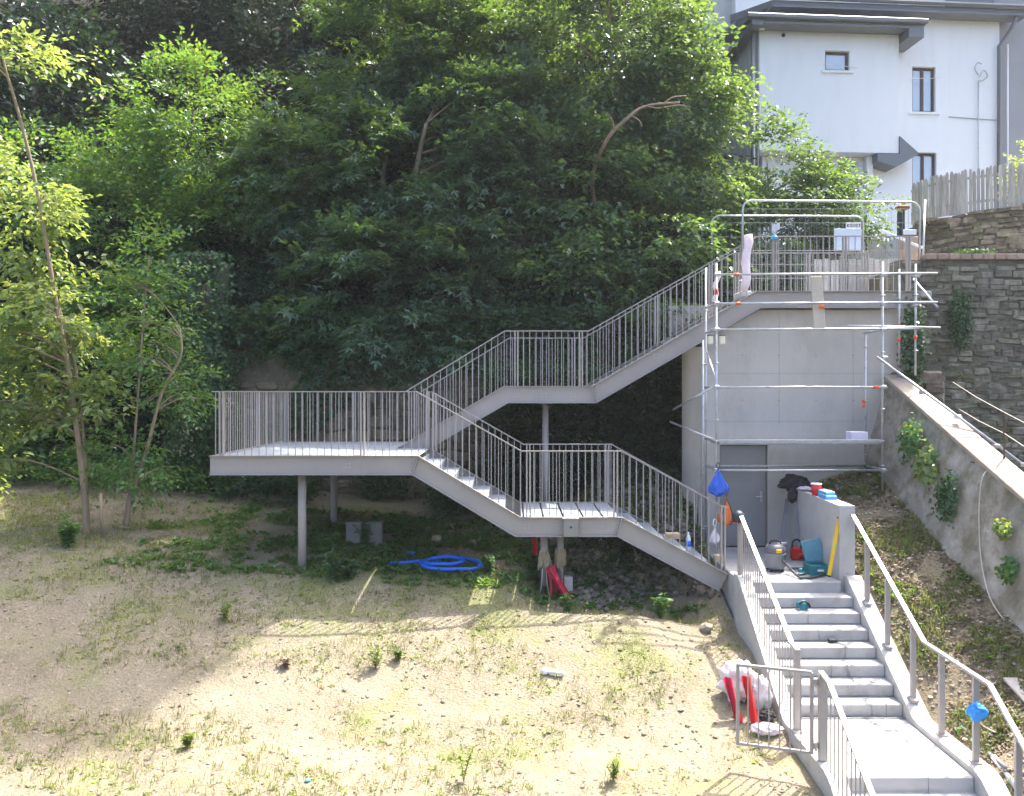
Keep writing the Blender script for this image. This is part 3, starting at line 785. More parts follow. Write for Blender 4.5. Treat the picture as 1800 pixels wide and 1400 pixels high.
# ------------------------------------------------------------------ mesh fence panels on the platform
M_WIREG = mat('dull_wire', (0.24, 0.25, 0.25), .8, 0, .1, spec=.1)
def mesh_panel(x0, x1, y, z0, z1, lab, tilt=0, seed=0):
    t = thing('mesh_barrier', lab, 'barrier', ((x0 + x1) / 2, y, z0), 'wire mesh site barriers on the platform')
    r = .18
    fr = [(x0, y, z0), (x0, y, z1 - r)] + [(x0 + r - r * math.cos(a), y, z1 - r + r * math.sin(a)) for a in (.4, .8, 1.2)] + [(x0 + r, y, z1), (x1 - r, y, z1 + tilt)] + \
         [(x1 - r + r * math.sin(a), y, z1 + tilt - r + r * math.cos(a)) for a in (.4, .8, 1.2)] + [(x1, y, z1 + tilt - r), (x1, y, z0)]
    f = MB().tube(fr, .021, 8); f.tube([(x0, y, z0 + .12), (x1, y, z0 + .12)], .014, 6)
    f.build('tube_frame', M_GALV, t, True)
    w = MB(); n = int((x1 - x0) / .11)
    for i in range(1, n): x = x0 + (x1 - x0) * i / n; w.tube([(x, y, z0 + .12), (x, y, z1 - .17)], .003, 4, False)
    for k in range(7): z = z0 + .12 + (z1 - .17 - z0 - .12) * k / 6; w.tube([(x0, y - .004, z), (x1, y - .004, z)], .0035, 4, False)
    w.build('wire_mesh', M_WIREG, t)
    for x in (x0, x1): MB().box(x - .1, x + .1, y - .3, y + .3, z0 - .01, z0 + .12, .02).build('foot_block', M_CONC2, t)
    return t
t1 = mesh_panel(4.51, 8.02, 16.9, 1.86, 3.80, 'nearer tall wire mesh barrier with a pale blank sign', -.03)
t2 = mesh_panel(4.52, 8.0, 19.6, 1.87, 4.06, 'farther wire mesh barrier behind the platform with an upper plate', -.02)
c = W(1490, 421, 16.86)
tag(MB().box(c.x - .27, c.x + .27, 16.84, 16.86, c.z - .21, c.z + .21, .004).build('blank_sign', mat('pale_blue_board', (0.60, 0.66, 0.74), .6)), 'square pale blue blank board on the wire mesh barrier', 'sign')
t = thing('name_plate', 'small white plate with a dark outlined bar on the barrier', 'sign', (6.7, 19.56, 3.75))
c = W(1500, 397, 19.56)
MB().box(c.x - .17, c.x + .17, 19.545, 19.56, c.z - .075, c.z + .075, .003).build('plate', M_WPLAST, t)
ol = MB().box(c.x - .14, c.x + .14, 19.54, 19.5445, c.z + .022, c.z + .032).box(c.x - .14, c.x + .14, 19.54, 19.5445, c.z - .032, c.z - .022).box(c.x - .15, c.x - .12, 19.54, 19.5443, c.z - .03, c.z + .03).box(c.x + .13, c.x + .15, 19.54, 19.5443, c.z - .03, c.z + .03)
for i in range(7): ol.box(c.x - .09 + i * .028, c.x - .075 + i * .028, 19.54, 19.5442, c.z - .008, c.z + .01)
ol.build('outlined_bar', M_DGREY, t)
c = W(1598, 409, 16.9)
t = thing('name_plate', 'narrow white plate at the right end of the nearer barrier', 'sign', (c.x, 16.87, c.z - .1))
MB().box(c.x - .13, c.x + .13, 16.86, 16.875, c.z - .05, c.z + .05, .003).build('plate', M_WPLAST, t)
# rolled white film hanging
def hang_roll(px, py0, py1, Y, r, lab, material):
    a, b = W(px, py0, Y), W(px - 6, py1, Y); pts = [a.lerp(b, k / 8) + Vector((.02 * math.sin(k * 1.3), 0, 0)) for k in range(9)]
    return tag(MB().tube(pts, [r * (1 + .1 * math.sin(k * 2.1)) for k in range(9)], 10).build('rolled_film', material, None, True), lab, 'film roll', 'rolls of film tied to the rails')
hang_roll(1315, 413, 512, 15.9, .075, 'long pink white roll of film tied upright at the top of the stairs', M_PINKCL)
hang_roll(1262, 478, 530, 15.2, .04, 'short pale roll hanging at the left scaffold pole', M_PINKCL)
tie = MB().lathe([(.05, -.03), (.07, 0), (.04, .05)], W(1361, 418, 16.0), 8)
one('cable_tie_knot', tie, M_LBLUE, 'pale blue knot tied round the top rail post', 'knot')
# terrace details behind the platform
t = thing('board_fence', 'fence of upright brownish boards behind the top platform', 'fence', (7.5, 19.9, 1.86))
for i in range(13):
    x = 6.98 + i * .2
    if x > 9.3: break
    MB().box(x, x + .18, 19.9 + .01 * (i % 2), 19.93 + .01 * (i % 2), 1.86, 3.1 + .02 * math.sin(i * 2.3), .004).build('board', M_WOODG, t)
MB().box(6.9, 9.4, 19.95, 20.0, 2.7, 2.78).build('rail', M_WOODG, t)
tag(MB().box(7.9, 11.2, 22.2, 22.5, 1.8, 4.0, .01).build('grey_garden_wall', M_FIBRE), 'low grey wall in front of the white house', 'wall')
tag(MB().beam((7.72, 18.0, 3.42), (8.3, 17.4, 2.95), .07, .05).build('white_beam', M_WPLAST), 'bright white sloping bar beside the brick coping', 'beam')
tag(MB().tube([(8.32, 17.4, 2.65), (8.75, 18.2, 4.1)], .022, 8).build('leaning_pole', M_GALV, None, True), 'thin grey pole leaning against the stone wall by the picket fence', 'pole')
tag(MB().box(8.35, 8.65, 18.3, 18.6, 2.6, 3.35, .01).build('brick_pier', M_BRICK), 'small reddish brick pier beside the stone wall', 'pier')

# ------------------------------------------------------------------ stone walls
STV = []
for k in range(6):
    rng = random.Random(50 + k); m = MB()
    m.cbox((0, 0, 0), (.5, .5, .5), Matrix.Identity(3), .13)
    m.v = [(x + rng.uniform(-.07, .07), y + rng.uniform(-.14, .14), z + rng.uniform(-.13, .13)) for x, y, z in m.v]
    STV.append(m)
def stone_set(material): return [m.mesh('stone', material) for m in STV]
def stones_on(root, meshes, curve_fn, s0, s1, z0f, z1f, rowh, wid, depth=.12, skip=None, rng=random.Random(3), vis=None, material=None):
    """courses of separate stones standing proud of the mortar; curve_fn(s)->(x,y,angle)"""
    z = z0f; far = MB(); row = 0; cnt = 0
    while z < z1f - .03:
        h = rowh * rng.uniform(.75, 1.25); s = s0 - rng.uniform(0, wid)
        while s < s1:
            w_ = wid * rng.uniform(.4, 1.8); sc_ = s + w_ / 2
            if s + w_ > s0 and s < s1:
                a0 = max(s, s0); a1 = min(s + w_, s1); sc_ = (a0 + a1) / 2; ww = a1 - a0 - .02
                if ww > .04:
                    x, y, an = curve_fn(sc_); zw = .035 * math.sin(sc_ * 1.9 + row * .7) + .02 * math.sin(sc_ * 5.3 + row * 2) + rng.uniform(-.02, .02)
                    if not (skip and skip(x, z + h / 2)):
                        sc = (ww, depth, (h - .012) * rng.uniform(.6, 1.22)); pr = rng.uniform(-.02, .02)
                        if (vis is None or vis(x, y, z)) and cnt < 285:
                            inst('stone', meshes[rng.randrange(6)], root, (x + math.sin(an) * pr, y + pr, z + h / 2 + zw), (rng.uniform(-.12, .12), rng.uniform(-.11, .11), an), sc); cnt += 1
                        else:
                            far.cbox((x, y + pr, z + h / 2 + zw), (ww / 2, depth / 2, h / 2 - .011), Matrix.Rotation(an, 3, 'Z'), .015)
            s += w_
        z += h; row += 1
    if far.v: o = far.build('stonework', material, root); o['kind'] = 'stuff'
SW = thing('stone_retaining_wall', 'dark mossy stone retaining wall right of the tower under a brick coping', 'wall', (10, 16.9, -2.3))
MB().box(7.55, 14, 16.78, 17.2, -2.4, 2.60).build('wall_core', M_MORTAR, SW)
stones_on(SW, stone_set(M_STONE), lambda s: (s, 16.81, 0), 7.6, 13.5, -2.2, 2.52, .128, .26, .12, rng=random.Random(4), vis=lambda x, y, z: x < 10.3 and z > -1.9 and not (x < 8 and z > 1.6), material=M_STONE)
bk = MB()
bm_ = MB().box(-.5, .5, -.5, .5, -.5, .5, .06).mesh('brick', M_BRICK)
for i in range(17):
    x = 8.05 + i * .225
    if x < 10.5: inst('brick', bm_, SW, (x + .11, 16.9, 2.66), (0, 0, RND.uniform(-.02, .02)), (.205, .42, .11))
    else: bk.box(x + .01, x + .215, 16.7, 17.1, 2.605, 2.715)
MB().box(7.95, 14, 16.76, 17.08, 2.585, 2.61).build('coping_bed', M_MORTAR, SW)
o = bk.build('brickwork', M_BRICK, SW); o['kind'] = 'stuff'
ledge = thing('stone_ledge', 'pale stone ledge under the right scaffold feet', 'wall', (7.6, 16.4, -2))
MB().box(7.02, 8.15, 16.16, 16.72, -2.3, .22, .03).build('ledge_core', M_RENDER, ledge)
stones_on(ledge, stone_set(M_STONE2), lambda s: (s, 16.15, 0), 7.1, 8.1, -1.2, .3, .2, .36, .12, rng=random.Random(9))
# curved upper wall under the picket fence
UWP = curve([(10.3, 22.0, 0), (10.5, 21.3, 0), (11.0, 20.7, 0), (11.9, 20.1, 0), (13.2, 19.8, 0), (15, 19.7, 0)], 8)
cum = [0]
for a_, b_ in zip(UWP, UWP[1:]): cum.append(cum[-1] + (b_ - a_).length)
def uw(s):
    s = min(max(s, 0), cum[-1] - 1e-4)
    for i in range(len(cum) - 1):
        if s <= cum[i + 1]:
            t = (s - cum[i]) / (cum[i + 1] - cum[i]); p = UWP[i].lerp(UWP[i + 1], t); d = (UWP[i + 1] - UWP[i]).normalized()
            return p.x, p.y, math.atan2(d.y, d.x)
UW = thing('upper_stone_wall', 'curved rubble stone wall with mossy top below the picket fence', 'wall', (11.5, 20.6, 2.66))
m = MB(); N_ = len(UWP)
vs_ = []
for p, q in zip(UWP, UWP[1:] + [UWP[-1]]):
    d = (q - p).normalized() if (q - p).length > 1e-6 else Vector((1, 0, 0)); nn = Vector((-d.y, d.x, 0))
    for off, z in ((-.03, 2.6), (-.03, 4.30), (.4, 4.34), (.4, 2.6)): vs_.append((p.x + nn.x * off, p.y + nn.y * off, z))
m.add(vs_, [(4 * i + k, 4 * i + k + 1, 4 * i + k + 5, 4 * i + k + 4) for i in range(N_ - 1) for k in range(3)])
m.build('wall_core', M_MORTAR, UW)
stones_on(UW, stone_set(M_STONE2), uw, 0, cum[-1] - .1, 2.68, 4.32, .13, .26, .14, rng=random.Random(5), vis=lambda x, y, z: x < 12.3, material=M_STONE2)
tag(MB().add([(p.x, p.y + .3, 4.28) for p in UWP] + [(p.x + 1.5, p.y + 5, 4.3) for p in UWP], [(i, i + 1, i + 1 + N_, i + N_) for i in range(N_ - 1)]).build('upper_garden', M_BANKG), kind='structure')
# picket fence
PF = thing('picket_fence', 'weathered grey picket fence curving along the top of the stone wall', 'fence', (11.5, 20.8, 4.32))
pk = []
for k in range(3):
    m = MB().prism([(-.036, 0), (.036, 0), (.038, 1.0), (.02, 1.06), (-.018, 1.055), (-.036, 1.0)], -.011, .011)
    pk.append(m.mesh('picket', M_WOODG))
s = .02; i = 0
while s < cum[-1] - .1:
    x, y, an = uw(s)
    inst('picket', pk[i % 3], PF, (x, y + .13, 4.36 + RND.uniform(-.02, .02)), (RND.uniform(-.03, .03), RND.uniform(-.025, .025), an), (RND.uniform(.95, 1.15), 1, RND.uniform(.97, 1.03)))
    s += .09 + RND.uniform(-.005, .007); i += 1
for z in (4.62, 5.22):
    m = MB(); P = [Vector((uw(s_)[0], uw(s_)[1] + .16, z)) for s_ in np.linspace(0, cum[-1] - .05, 24)]
    for a_, b_ in zip(P, P[1:]): m.beam(a_, b_, .03, .06)
    m.build('rail', M_WOODG, PF)
# old wall behind the landing
OW = thing('old_garden_wall', 'old brown stone wall half hidden by ivy behind the steel landing', 'wall', (-2.5, 19.6, -2.9))
m = MB().box(-7.0, 3.6, 19.58, 20.0, -3.2, 1.25).box(-7.25, -6.7, 19.3, 20.0, -3.0, 3.0)
m.build('wall_core', M_MORTAR, OW)
stones_on(OW, stone_set(mat('brown_stone', (0.19, 0.15, 0.11), 0.9, 0, 0.3, 5, 0.5, 18, island=0.3, stain=(0.06, 0.09, 0.03), stain_amt=0.6, stain_scale=1.0)), lambda s: (s, 19.6, 0), -6.4, 2.8, -2.9, 0.3, .24, .44, .14, rng=random.Random(6), vis=lambda x, y, z: x < 0.5)
stones_on(OW, stone_set(MATS['brown_stone']), lambda s: (s, 19.28, 0), -7.25, -6.7, .8, 3.0, .24, .4, .14, rng=random.Random(16))

# ------------------------------------------------------------------ rendered sloping wall with its coping
RW = thing('sloping_rendered_wall', 'patchy grey rendered wall with a sloping flat coping right of the stairs', 'wall', (7, 9, -4))
def rw_top(y): return -6.13 + .4 * y
def rwf(u, v):
    y = lerp(16.14, 1.5, u); zt = rw_top(y) - .06; zb = bank_z(6.7, y) - .5; z = lerp(zb, zt, v)
    xx = lerp(6.62, 7.0, (z - zb - .4) / max(zt - zb - .4, .3)) if z > zb + .4 else 6.62
    nn = mn.noise(Vector((y * 1.1, z * 1.3, 2))) * .06 + mn.noise(Vector((y * 4, z * 4, 5))) * .022
    if mn.noise(Vector((y * .8 + 4, z * .9, 11))) > .12: nn -= .035
    return (xx - nn * (1 - v ** 6), y, z)
MB().sheet(rwf, 150, 30).build('rendered_face', M_RENDER, RW, True)
m = MB(); m.hexa([(7.0, 1.5, -7), (7.36, 1.5, -7), (7.36, 16.14, -3), (7.0, 16.14, -3), (7.0, 1.5, rw_top(1.5) - .05), (7.36, 1.5, rw_top(1.5) - .05), (7.36, 16.14, rw_top(16.14) - .05), (7.0, 16.14, rw_top(16.14) - .05)])
m.build('wall_core', M_RENDER, RW)
for k, (ya, yb) in enumerate(((16.14, 13.5), (13.495, 11.0), (10.995, 8.0), (7.995, 1.5))):
    MB().beam((7.17, ya, rw_top(ya) - .02), (7.17, yb, rw_top(yb) - .02), .44, .075, bev=.012).build('coping_slab', M_COPING, RW)
# rusty stake, wires and rope on the coping
t = thing('wire_fence', 'thin wire fence with a rusty stake standing on the sloping coping', 'fence', (7.3, 12.9, -.97))
st = W(1765, 725, 12.8); sb = W(1765, 828, 12.8)
MB().tube([sb - Vector((0, 0, .05)), st], .016, 6).build('stake', M_RUST, t)
a_ = W(1675, 672, 15.5); MB().tube([a_, a_.lerp(st, .5) - Vector((0, 0, .02)), st, W(1800, 743, 12.0), W(1900, 800, 10.6)], .006, 5).build('wire', M_ROPE, t)
a_ = W(1685, 719, 15.5); b_ = W(1765, 762, 12.8); MB().tube([a_, a_.lerp(b_, .5) - Vector((0, 0, .02)), b_, W(1800, 785, 12.0), W(1900, 845, 10.6)], .006, 5).build('wire', M_ROPE, t)
kb = W(1757, 826, 12.75)
m = MB()
for k in range(5): m.lathe([(.05, 0), (.055, .02), (.05, .04)], kb + Vector((.02 * math.sin(k * 2), .03 * math.cos(k * 3), -.03 + .02 * k)), 8)
m.tube([kb, kb + Vector((-.12, .08, .03)), kb + Vector((-.3, .25, .10))], .012, 5)
one('clamp_heap', m, M_RUST, 'rusty clamp and knots at the foot of the stake', 'clamp', smooth=True)
rp = [kb + Vector((-.02, -.05, 0)), Vector((6.9, 12.55, -1.2)), Vector((6.8, 12.5, -1.7)), Vector((6.72, 12.3, -2.4)), Vector((6.62, 11.9, -2.85)), Vector((6.6, 11.5, bank_z(6.6, 11.5) + .02))]
one('rope', MB().tube(curve(rp, 6), .008, 6), M_ROPE, 'thin pale rope hanging from the coping down to the bank', 'rope', smooth=True)
pl = Vector((6.25, 10.75, bank_z(6.25, 10.75) + .04)); p2 = Vector((6.2, 9.4, bank_z(6.2, 9.4) + .05))
one('plank', MB().beam(pl, p2, .2, .03, bev=.004), mat('grey_board', (0.42, 0.39, 0.36), .85, 0, .1, 5), 'long grey plank lying on the weedy bank below the wall', 'plank')
for i, (a_, b_, lab) in enumerate((((1665, 1275, 10.2), (1790, 1395, 8.9), 'long white pipe on the bank beside the curb'), ((1728, 1303, 9.75), (1758, 1358, 9.3), 'short thick pale pipe lying on the bank below the blue rag'), ((1735, 1297, 9.85), (1766, 1333, 9.5), 'thin grey pipe lying at the foot of the bank weeds'))):
    p = W(*a_); q = W(*b_); p.x = max(p.x, 5.47); q.x = max(q.x, 5.47); p.z = bank_z(p.x, p.y) + .035; q.z = bank_z(q.x, q.y) + .035
    one('pipe', MB().tube([p, q], .025 if i != 1 else .035, 10), M_WPLAST if i != 2 else M_VAC, lab, 'pipe', 'pipes lying on the bank', smooth=True)

# ------------------------------------------------------------------ the white house
HB = (7.45, 26.0, 4.3)
H = thing('white_house', 'white rendered house with a projecting wing and dark eaves above the fence', 'house', HB, rz=math.radians(4.5))
def hp(m, name, material, parent=None, smooth=False):
    o = bpy.data.objects.new(name, m.mesh(name, material, (0, 0, 0), smooth)); ORG[o.name] = Vector((0, 0, 0)); return _link(o, parent or H)
def wall_with_holes(x0, x1, z0, z1, y, th, holes):
    """wall slab of butted blocks around rectangular openings"""
    m = MB(); xs_ = sorted({x0, x1, *[h[0] for h in holes], *[h[1] for h in holes]})
    for a_, b_ in zip(xs_, xs_[1:]):
        hs = sorted([h for h in holes if h[0] <= a_ and h[1] >= b_], key=lambda h: h[2]); z = z0
        for h in hs:
            if h[2] > z: m.box(a_, b_, y, y + th, z, h[2])
            z = h[3]
        if z < z1: m.box(a_, b_, y, y + th, z, z1)
    return m
# local heights: photo height minus 4.3
hp(wall_with_holes(0, 4.42, 3.08, 6.88, 0, .3, [(2.07, 2.84, 5.57, 6.18)]), 'wing_wall', M_WHITE)
hp(MB().box(0.02, 4.4, .3, 3, 3.08, 6.66).box(4.12, 4.42, .3, .62, 3.08, 6.7), 'wing_body', M_WHITE)
hp(MB().box(.3, 3.62, .55, 3, 0, 3.07), 'porch_wall', M_WHITE)
hp(MB().box(3.55, 3.75, .3, .5, 0, 3.07, .01), 'porch_post', M_WHITE)
hp(wall_with_holes(3.5, 8.1, 0, 7.52, .62, .3, [(5.2, 5.97, 4.58, 6.02), (5.2, 6.0, 1.85, 3.3)]), 'main_wall', M_WHITE)
hp(MB().box(3.5, 8.1, 1.6, 9, 0, 7.2), 'main_body', M_GREYH)
hp(MB().box(-.6, 8.1, 4.0, 9.5, 0, 13), 'back_building', M_FIBRE)
def window(x0, x1, z0, z1, y, sashes=2):
    w_ = hp(MB().box(x0, x0 + .07, y + .1, y + .17, z0, z1).box(x1 - .07, x1, y + .1, y + .17, z0, z1).box(x0 + .07, x1 - .07, y + .1, y + .17, z0, z0 + .07).box(x0 + .07, x1 - .07, y + .1, y + .17, z1 - .07, z1), 'window', M_FRAME)
    def sub(m, name, mt_):
        o = bpy.data.objects.new(name, m.mesh(name, mt_)); return _link(o, w_)
    sub(MB().box(x0 + .05, x1 - .05, y + .14, y + .15, z0 + .05, z1 - .05), 'pane', M_GLASS)
    if sashes == 2: sub(MB().box((x0 + x1) / 2 - .04, (x0 + x1) / 2 + .04, y + .09, y + .18, z0 + .07, z1 - .07), 'mullion', M_FRAME)
    sub(MB().box(x0 - .12, x1 + .12, y - .06, y + .1, z0 - .08, z0 - .002, .008), 'sill', M_WHITE)
    sub(MB().box(x0 - .1, x1 + .1, y - .012, y + .003, z1 + .002, z1 + .1), 'lintel_band', M_WHITE)
    return w_
window(2.07, 2.84, 5.57, 6.18, 0, 1)
window(5.2, 5.97, 4.58, 6.02, .62)
window(5.2, 6.0, 1.85, 3.3, .62)
hp(MB().box(2.07, 2.84, .3, .32, 5.57, 6.18), 'curtain', M_WPLAST)
hp(MB().box(5.2, 5.97, 1.3, 1.32, 4.58, 6.02).box(5.2, 5.97, 1.3, 1.32, 1.85, 3.3), 'dark_room', M_DGREY)
# glass block window by the porch
gb = hp(MB().box(2.75, 3.42, .5, .56, 1.45, 2.95), 'window', M_WHITE)
for i in range(4):
    for j in range(6):
        o = bpy.data.objects.new('pane', MB().box(2.79 + i * .155, 2.93 + i * .155, .485, .51, 1.50 + j * .24, 1.72 + j * .24, .006).mesh('pane', M_GLASSB if (i, j) != (3, 3) else mat('blue_glass_block', (0.08, 0.35, 0.65), .2), (0, 0, 0))); _link(o, gb)
# roofs and eaves
ev = hp(MB().prismx([(-.55, 6.80), (-.55, 6.92), (-.05, 7.05), (3.0, 7.7), (3.0, 7.5), (0, 6.86)], -.55, 4.95), 'wing_roof', M_ZINC)
hp(MB().box(-.6, 5.0, -.68, -.55, 6.84, 6.97, .02), 'gutter', M_ZINC)
hp(MB().box(-.42, -.1, -.55, 9.0, 6.66, 6.80).box(4.45, 4.92, -.54, .6, 6.45, 6.80).box(-.1, 4.44, -.54, -.01, 6.72, 6.79), 'eave_board', M_ZINC)
hp(MB().prismx([(.1, 7.61), (.1, 7.72), (5, 9.3), (5, 9.0), (.4, 7.61)], .45, 8.6), 'main_roof', M_ZINC)
hp(MB().tube([(.42, .02, 7.78), (8.8, .02, 7.76)], .07, 8).box(.45, 8.7, .1, .62, 7.52, 7.60), 'gutter', M_ZINC, smooth=False)
hp(MB().box(0.5, 8.1, 3.6, 9, 7.2, 11), 'upper_storey', M_WHITE)
hp(MB().box(5.0, 6.3, 3.55, 3.6, 8.6, 9.9), 'window', M_GLASS)
# canopy over the porch
hp(MB().prism([(3.72, 3.05), (3.72, 2.82), (4.3, 2.64), (5.02, 3.04), (5.0, 3.12), (4.425, 3.6), (4.425, 3.05)], -.05, .6), 'canopy', M_ZINC)
# side wall going back with pipes
hp(MB().box(-.02, 0.0, .05, 4, 0, 6.9), 'side_wall', M_FIBRE)
sd = MB()
for k in range(6): sd.box(-.05, -.021, .3 + k * .62, .42 + k * .62, 0, 6.7)
for k in range(9): sd.box(-.64, -.601, 4.1 + k * .6, 4.2 + k * .6, 0, 12)
hp(sd, 'cladding_batten', M_FIBRE)
hp(MB().tube([(-.22, -.1, 6.75), (.1, -.12, 6.75)], .09, 8).tube([(-.2, -.08, 6.7), (-.2, -.05, 0)], .05, 8), 'downpipe', M_GALV, smooth=True)
hp(MB().tube([(-.12, .25, 6.6), (-.12, .25, 0)], .055, 8), 'downpipe', M_ZINC, smooth=True)
hp(MB().lathe([(.06, 0), (.06, .02)], (.75, -.002, 6.6), 10, Quaternion((1, 0, 0), math.pi / 2)), 'vent', M_DGREY)
hp(MB().tube([(8.35, .15, 7.5), (8.28, .3, 7.2), (8.0, .5, 6.7), (8.02, .56, 0)], .055, 8), 'downpipe', M_ZINC, smooth=True)
hp(MB().tube([(7.35, .55, 5.6), (7.35, .55, 0)], .022, 6).tube(curve([(7.35, .55, 5.6), (7.5, .55, 5.62), (7.62, .5, 5.75), (7.5, .5, 5.92), (7.35, .5, 5.72)], 5), .02, 6).tube(curve([(7.35, .55, 5.8), (7.2, .5, 5.95), (7.28, .5, 6.15), (7.42, .5, 6.12)], 5), .02, 6), 'cable_mast', M_GALV, smooth=True)
hp(MB().tube([(6.4, .6, 4.45), (7.4, .6, 4.4), (8.1, .6, 4.38)], .012, 5), 'wall_cable', M_CABG)
hp(MB().tube([(2.0, -.05, 5.75), (2.9, -.05, 5.68), (5.1, .5, 5.6), (6.1, .5, 5.62)], .01, 4), 'wall_cable', M_WPLAST)
hp(MB().box(8.1, 12, .9, 9, 0, 12), 'neighbour_wall', M_GREYH)
hp(MB().tube([(8.5, .8, 6.9), (8.5, .8, 0)], .03, 6), 'downpipe', M_WPLAST, smooth=True)
nw = thing('parasol_bar', 'dark post with a terracotta cap beside the picket fence', 'post', (10.1, 22.3, 4.0))
MB().box(10.03, 10.17, 22.25, 22.4, 4.0, 4.75).build('post', M_HAT, nw)
MB().box(9.98, 10.3, 22.2, 22.45, 4.78, 4.88, .03).build('cap', mat('terracotta', (0.32, 0.15, 0.08), .8), nw)
# ------------------------------------------------------------------ things on the yard
def gpos(x, y, dz=0): return Vector((x, y, gz(x, y) + dz))
# blue corrugated hose
hp_ = [gpos(-2.2, 14.95, .04), gpos(-1.95, 15.1, .04), gpos(-1.68, 15.2, .05)]
for k in range(13):      # outer loop, then a smaller one on top of it
    a = math.radians(140 - k * 30); hp_.append(gpos(-1.12 + .52 * math.cos(a), 14.95 + .40 * math.sin(a), .05 + .003 * k))
for k in range(10):
    a = math.radians(125 - k * 32); hp_.append(gpos(-1.25 + .34 * math.cos(a), 15.0 + .25 * math.sin(a), .11))
C_ = curve(hp_, 9)
C_ = [Vector((p.x, p.y, max(p.z, gz(p.x, p.y) + .036))) for p in C_]
one('hose', MB().tube(C_, [.034 + .004 * (i % 2) for i in range(len(C_))], 10), M_BLUE, 'bright blue corrugated hose coiled on the grass under the steel stair', 'hose', smooth=True)
p = gpos(-2.05, 15.7, .03)
one('hose_offcut', MB().tube([p, p + Vector((.2, -.02, 0))], .032, 10), M_BLUE, 'short blue piece of hose lying behind the coil', 'hose piece', smooth=True)
# concrete blocks
for (x0, x1, lab) in ((605, 638, 'left one of two grey hollow concrete blocks behind the columns'), (640, 674, 'right one of two grey hollow concrete blocks behind the columns')):
    Y = 16.05; a_ = W(x0, 960, Y); b_ = W(x1, 960, Y); zt = W(0, 919, Y).z; zb = min(gz(a_.x, Y), W(0, 960, Y).z) - .02; m = MB()
    m.box(a_.x + .03, b_.x - .03, Y, Y + .2, zb, zt - .012, .02); 
    m.box(a_.x + .015, b_.x - .015, Y - .01, Y + .22, zt - .03, zt, .01)
    for k in (.2, .5, .8): m.box(lerp(a_.x, b_.x, k) - .008, lerp(a_.x, b_.x, k) + .008, Y - .008, Y, zb + .04, zt - .05)
    one('concrete_block', m, mat('grey_block', (0.24, 0.235, 0.225), .9, 0, .12, 5, .3, 30), lab, 'block', 'concrete blocks under the landing')
# single stones
for i, (px, py, Y, r, lab) in enumerate(((767, 956, 16.6, .10, 'rounded pale stone left of two others under the lower flight'), (793, 944, 17.2, .08, 'small pale stone between two others under the lower flight'),
        (831, 956, 16.6, .09, 'pale stone nearest the red strap under the lower flight'), (1242, 1082, 13.2, .10, 'grey stone lying beside the foot of the concrete stair'))):
    x = (px - 905) / F * Y; one('stone', MB().rock((x, Y, gz(x, Y) + r * .5), r, random.Random(i), (1, 1, .8), 1), M_PEB, lab, 'stone', 'loose stones on the yard')
# wrapped column feet with burlap, red straps
def drape(c, r0, r1, z0, z1, seed, n=22):
    rng = random.Random(seed); ph = [rng.random() * 6 for _ in range(3)]
    def fn(u, v):
        a = u * 2 * math.pi; rr = lerp(r0, r1, v ** 1.4) * (1 + .10 * math.sin(v * 5 + ph[2]) + .22 * v * math.sin(a * 5 + ph[0]) + .12 * math.sin(a * 11 + ph[1]))
        return (c[0] + rr * math.cos(a), c[1] + rr * math.sin(a), lerp(z1, z0, v) + .05 * v * math.sin(a * 5 + ph[2]) + .03 * v * math.sin(a * 13))
    return MB().sheet(fn, n * 3, 8)
one('burlap_wrap', drape((.50, 14.55), .082, .105, -2.96, -2.7, 1), M_BURLAP, 'left burlap skirt tied round a column foot under the lower landing', 'cloth', 'burlap skirts on the column feet', smooth=True)
one('burlap_wrap', drape((.78, 14.62), .078, .10, -2.99, -2.68, 2), M_BURLAP, 'right burlap skirt tied round a column foot under the lower landing', 'cloth', 'burlap skirts on the column feet', smooth=True)
def cloth_strip(a, b, w, lab, material, name, cat, seed=0, group=None, sag=.04):
    a = Vector(a); b = Vector(b); d = (b - a).normalized(); s = d.cross(Vector((0, 1, 0))).normalized()
    def fn(u, v):
        p = a.lerp(b, v) + s * (u - .5) * w * (1 - .25 * math.sin(v * 3)) 
        return tuple(p + Vector((0, sag * math.sin(u * 7 + seed + v * 2), 0)))
    m = MB().sheet(fn, 14, 12)
    k = len(m.v); m.v += [(x, y + .012, z) for x, y, z in m.v]; m.f += [tuple(i + k for i in reversed(f)) for f in m.f]
    return one(name, m, material, lab, cat, group, smooth=True)
cloth_strip((.58, 14.35, -2.95), (.95, 14.2, -3.52), .15, 'red fabric strap hanging slanted from the wrapped column foot', M_REDSTR, 'red_strap', 'strap', 1)
cloth_strip((.62, 14.42, -2.95), (.68, 14.38, -3.45), .2, 'darker red fabric hanging straight behind the slanted strap', mat('faded_red_cloth', (0.36, 0.05, 0.06), .8, 0, .15, 6), 'red_cloth', 'cloth', 2)
cloth_strip((.33, 15.0, -2.3), (.36, 15.0, -2.85), .1, 'narrow red strap hanging left of the wrapped columns', M_REDSTR, 'red_strap', 'strap', 3, sag=.02)
tag(MB().box(.83, .98, 14.42, 14.6, -3.6, -3.13, .012).build('concrete_plinth', M_CONC2), 'small pale concrete plinth beside the red strap', 'block')
one('tie_string', MB().tube(curve([(.47, 14.4, -2.98), (.45, 14.36, -3.2), (.42, 14.36, -3.4)], 4), .006, 4).tube(curve([(.53, 14.4, -2.98), (.54, 14.36, -3.2), (.58, 14.36, -3.42)], 4), .006, 4).tube(curve([(.8, 14.45, -2.98), (.8, 14.36, -3.2), (.82, 14.3, -3.45)], 4), .006, 4), M_ROPE, 'loose cream strings hanging from the burlap skirts', 'string')
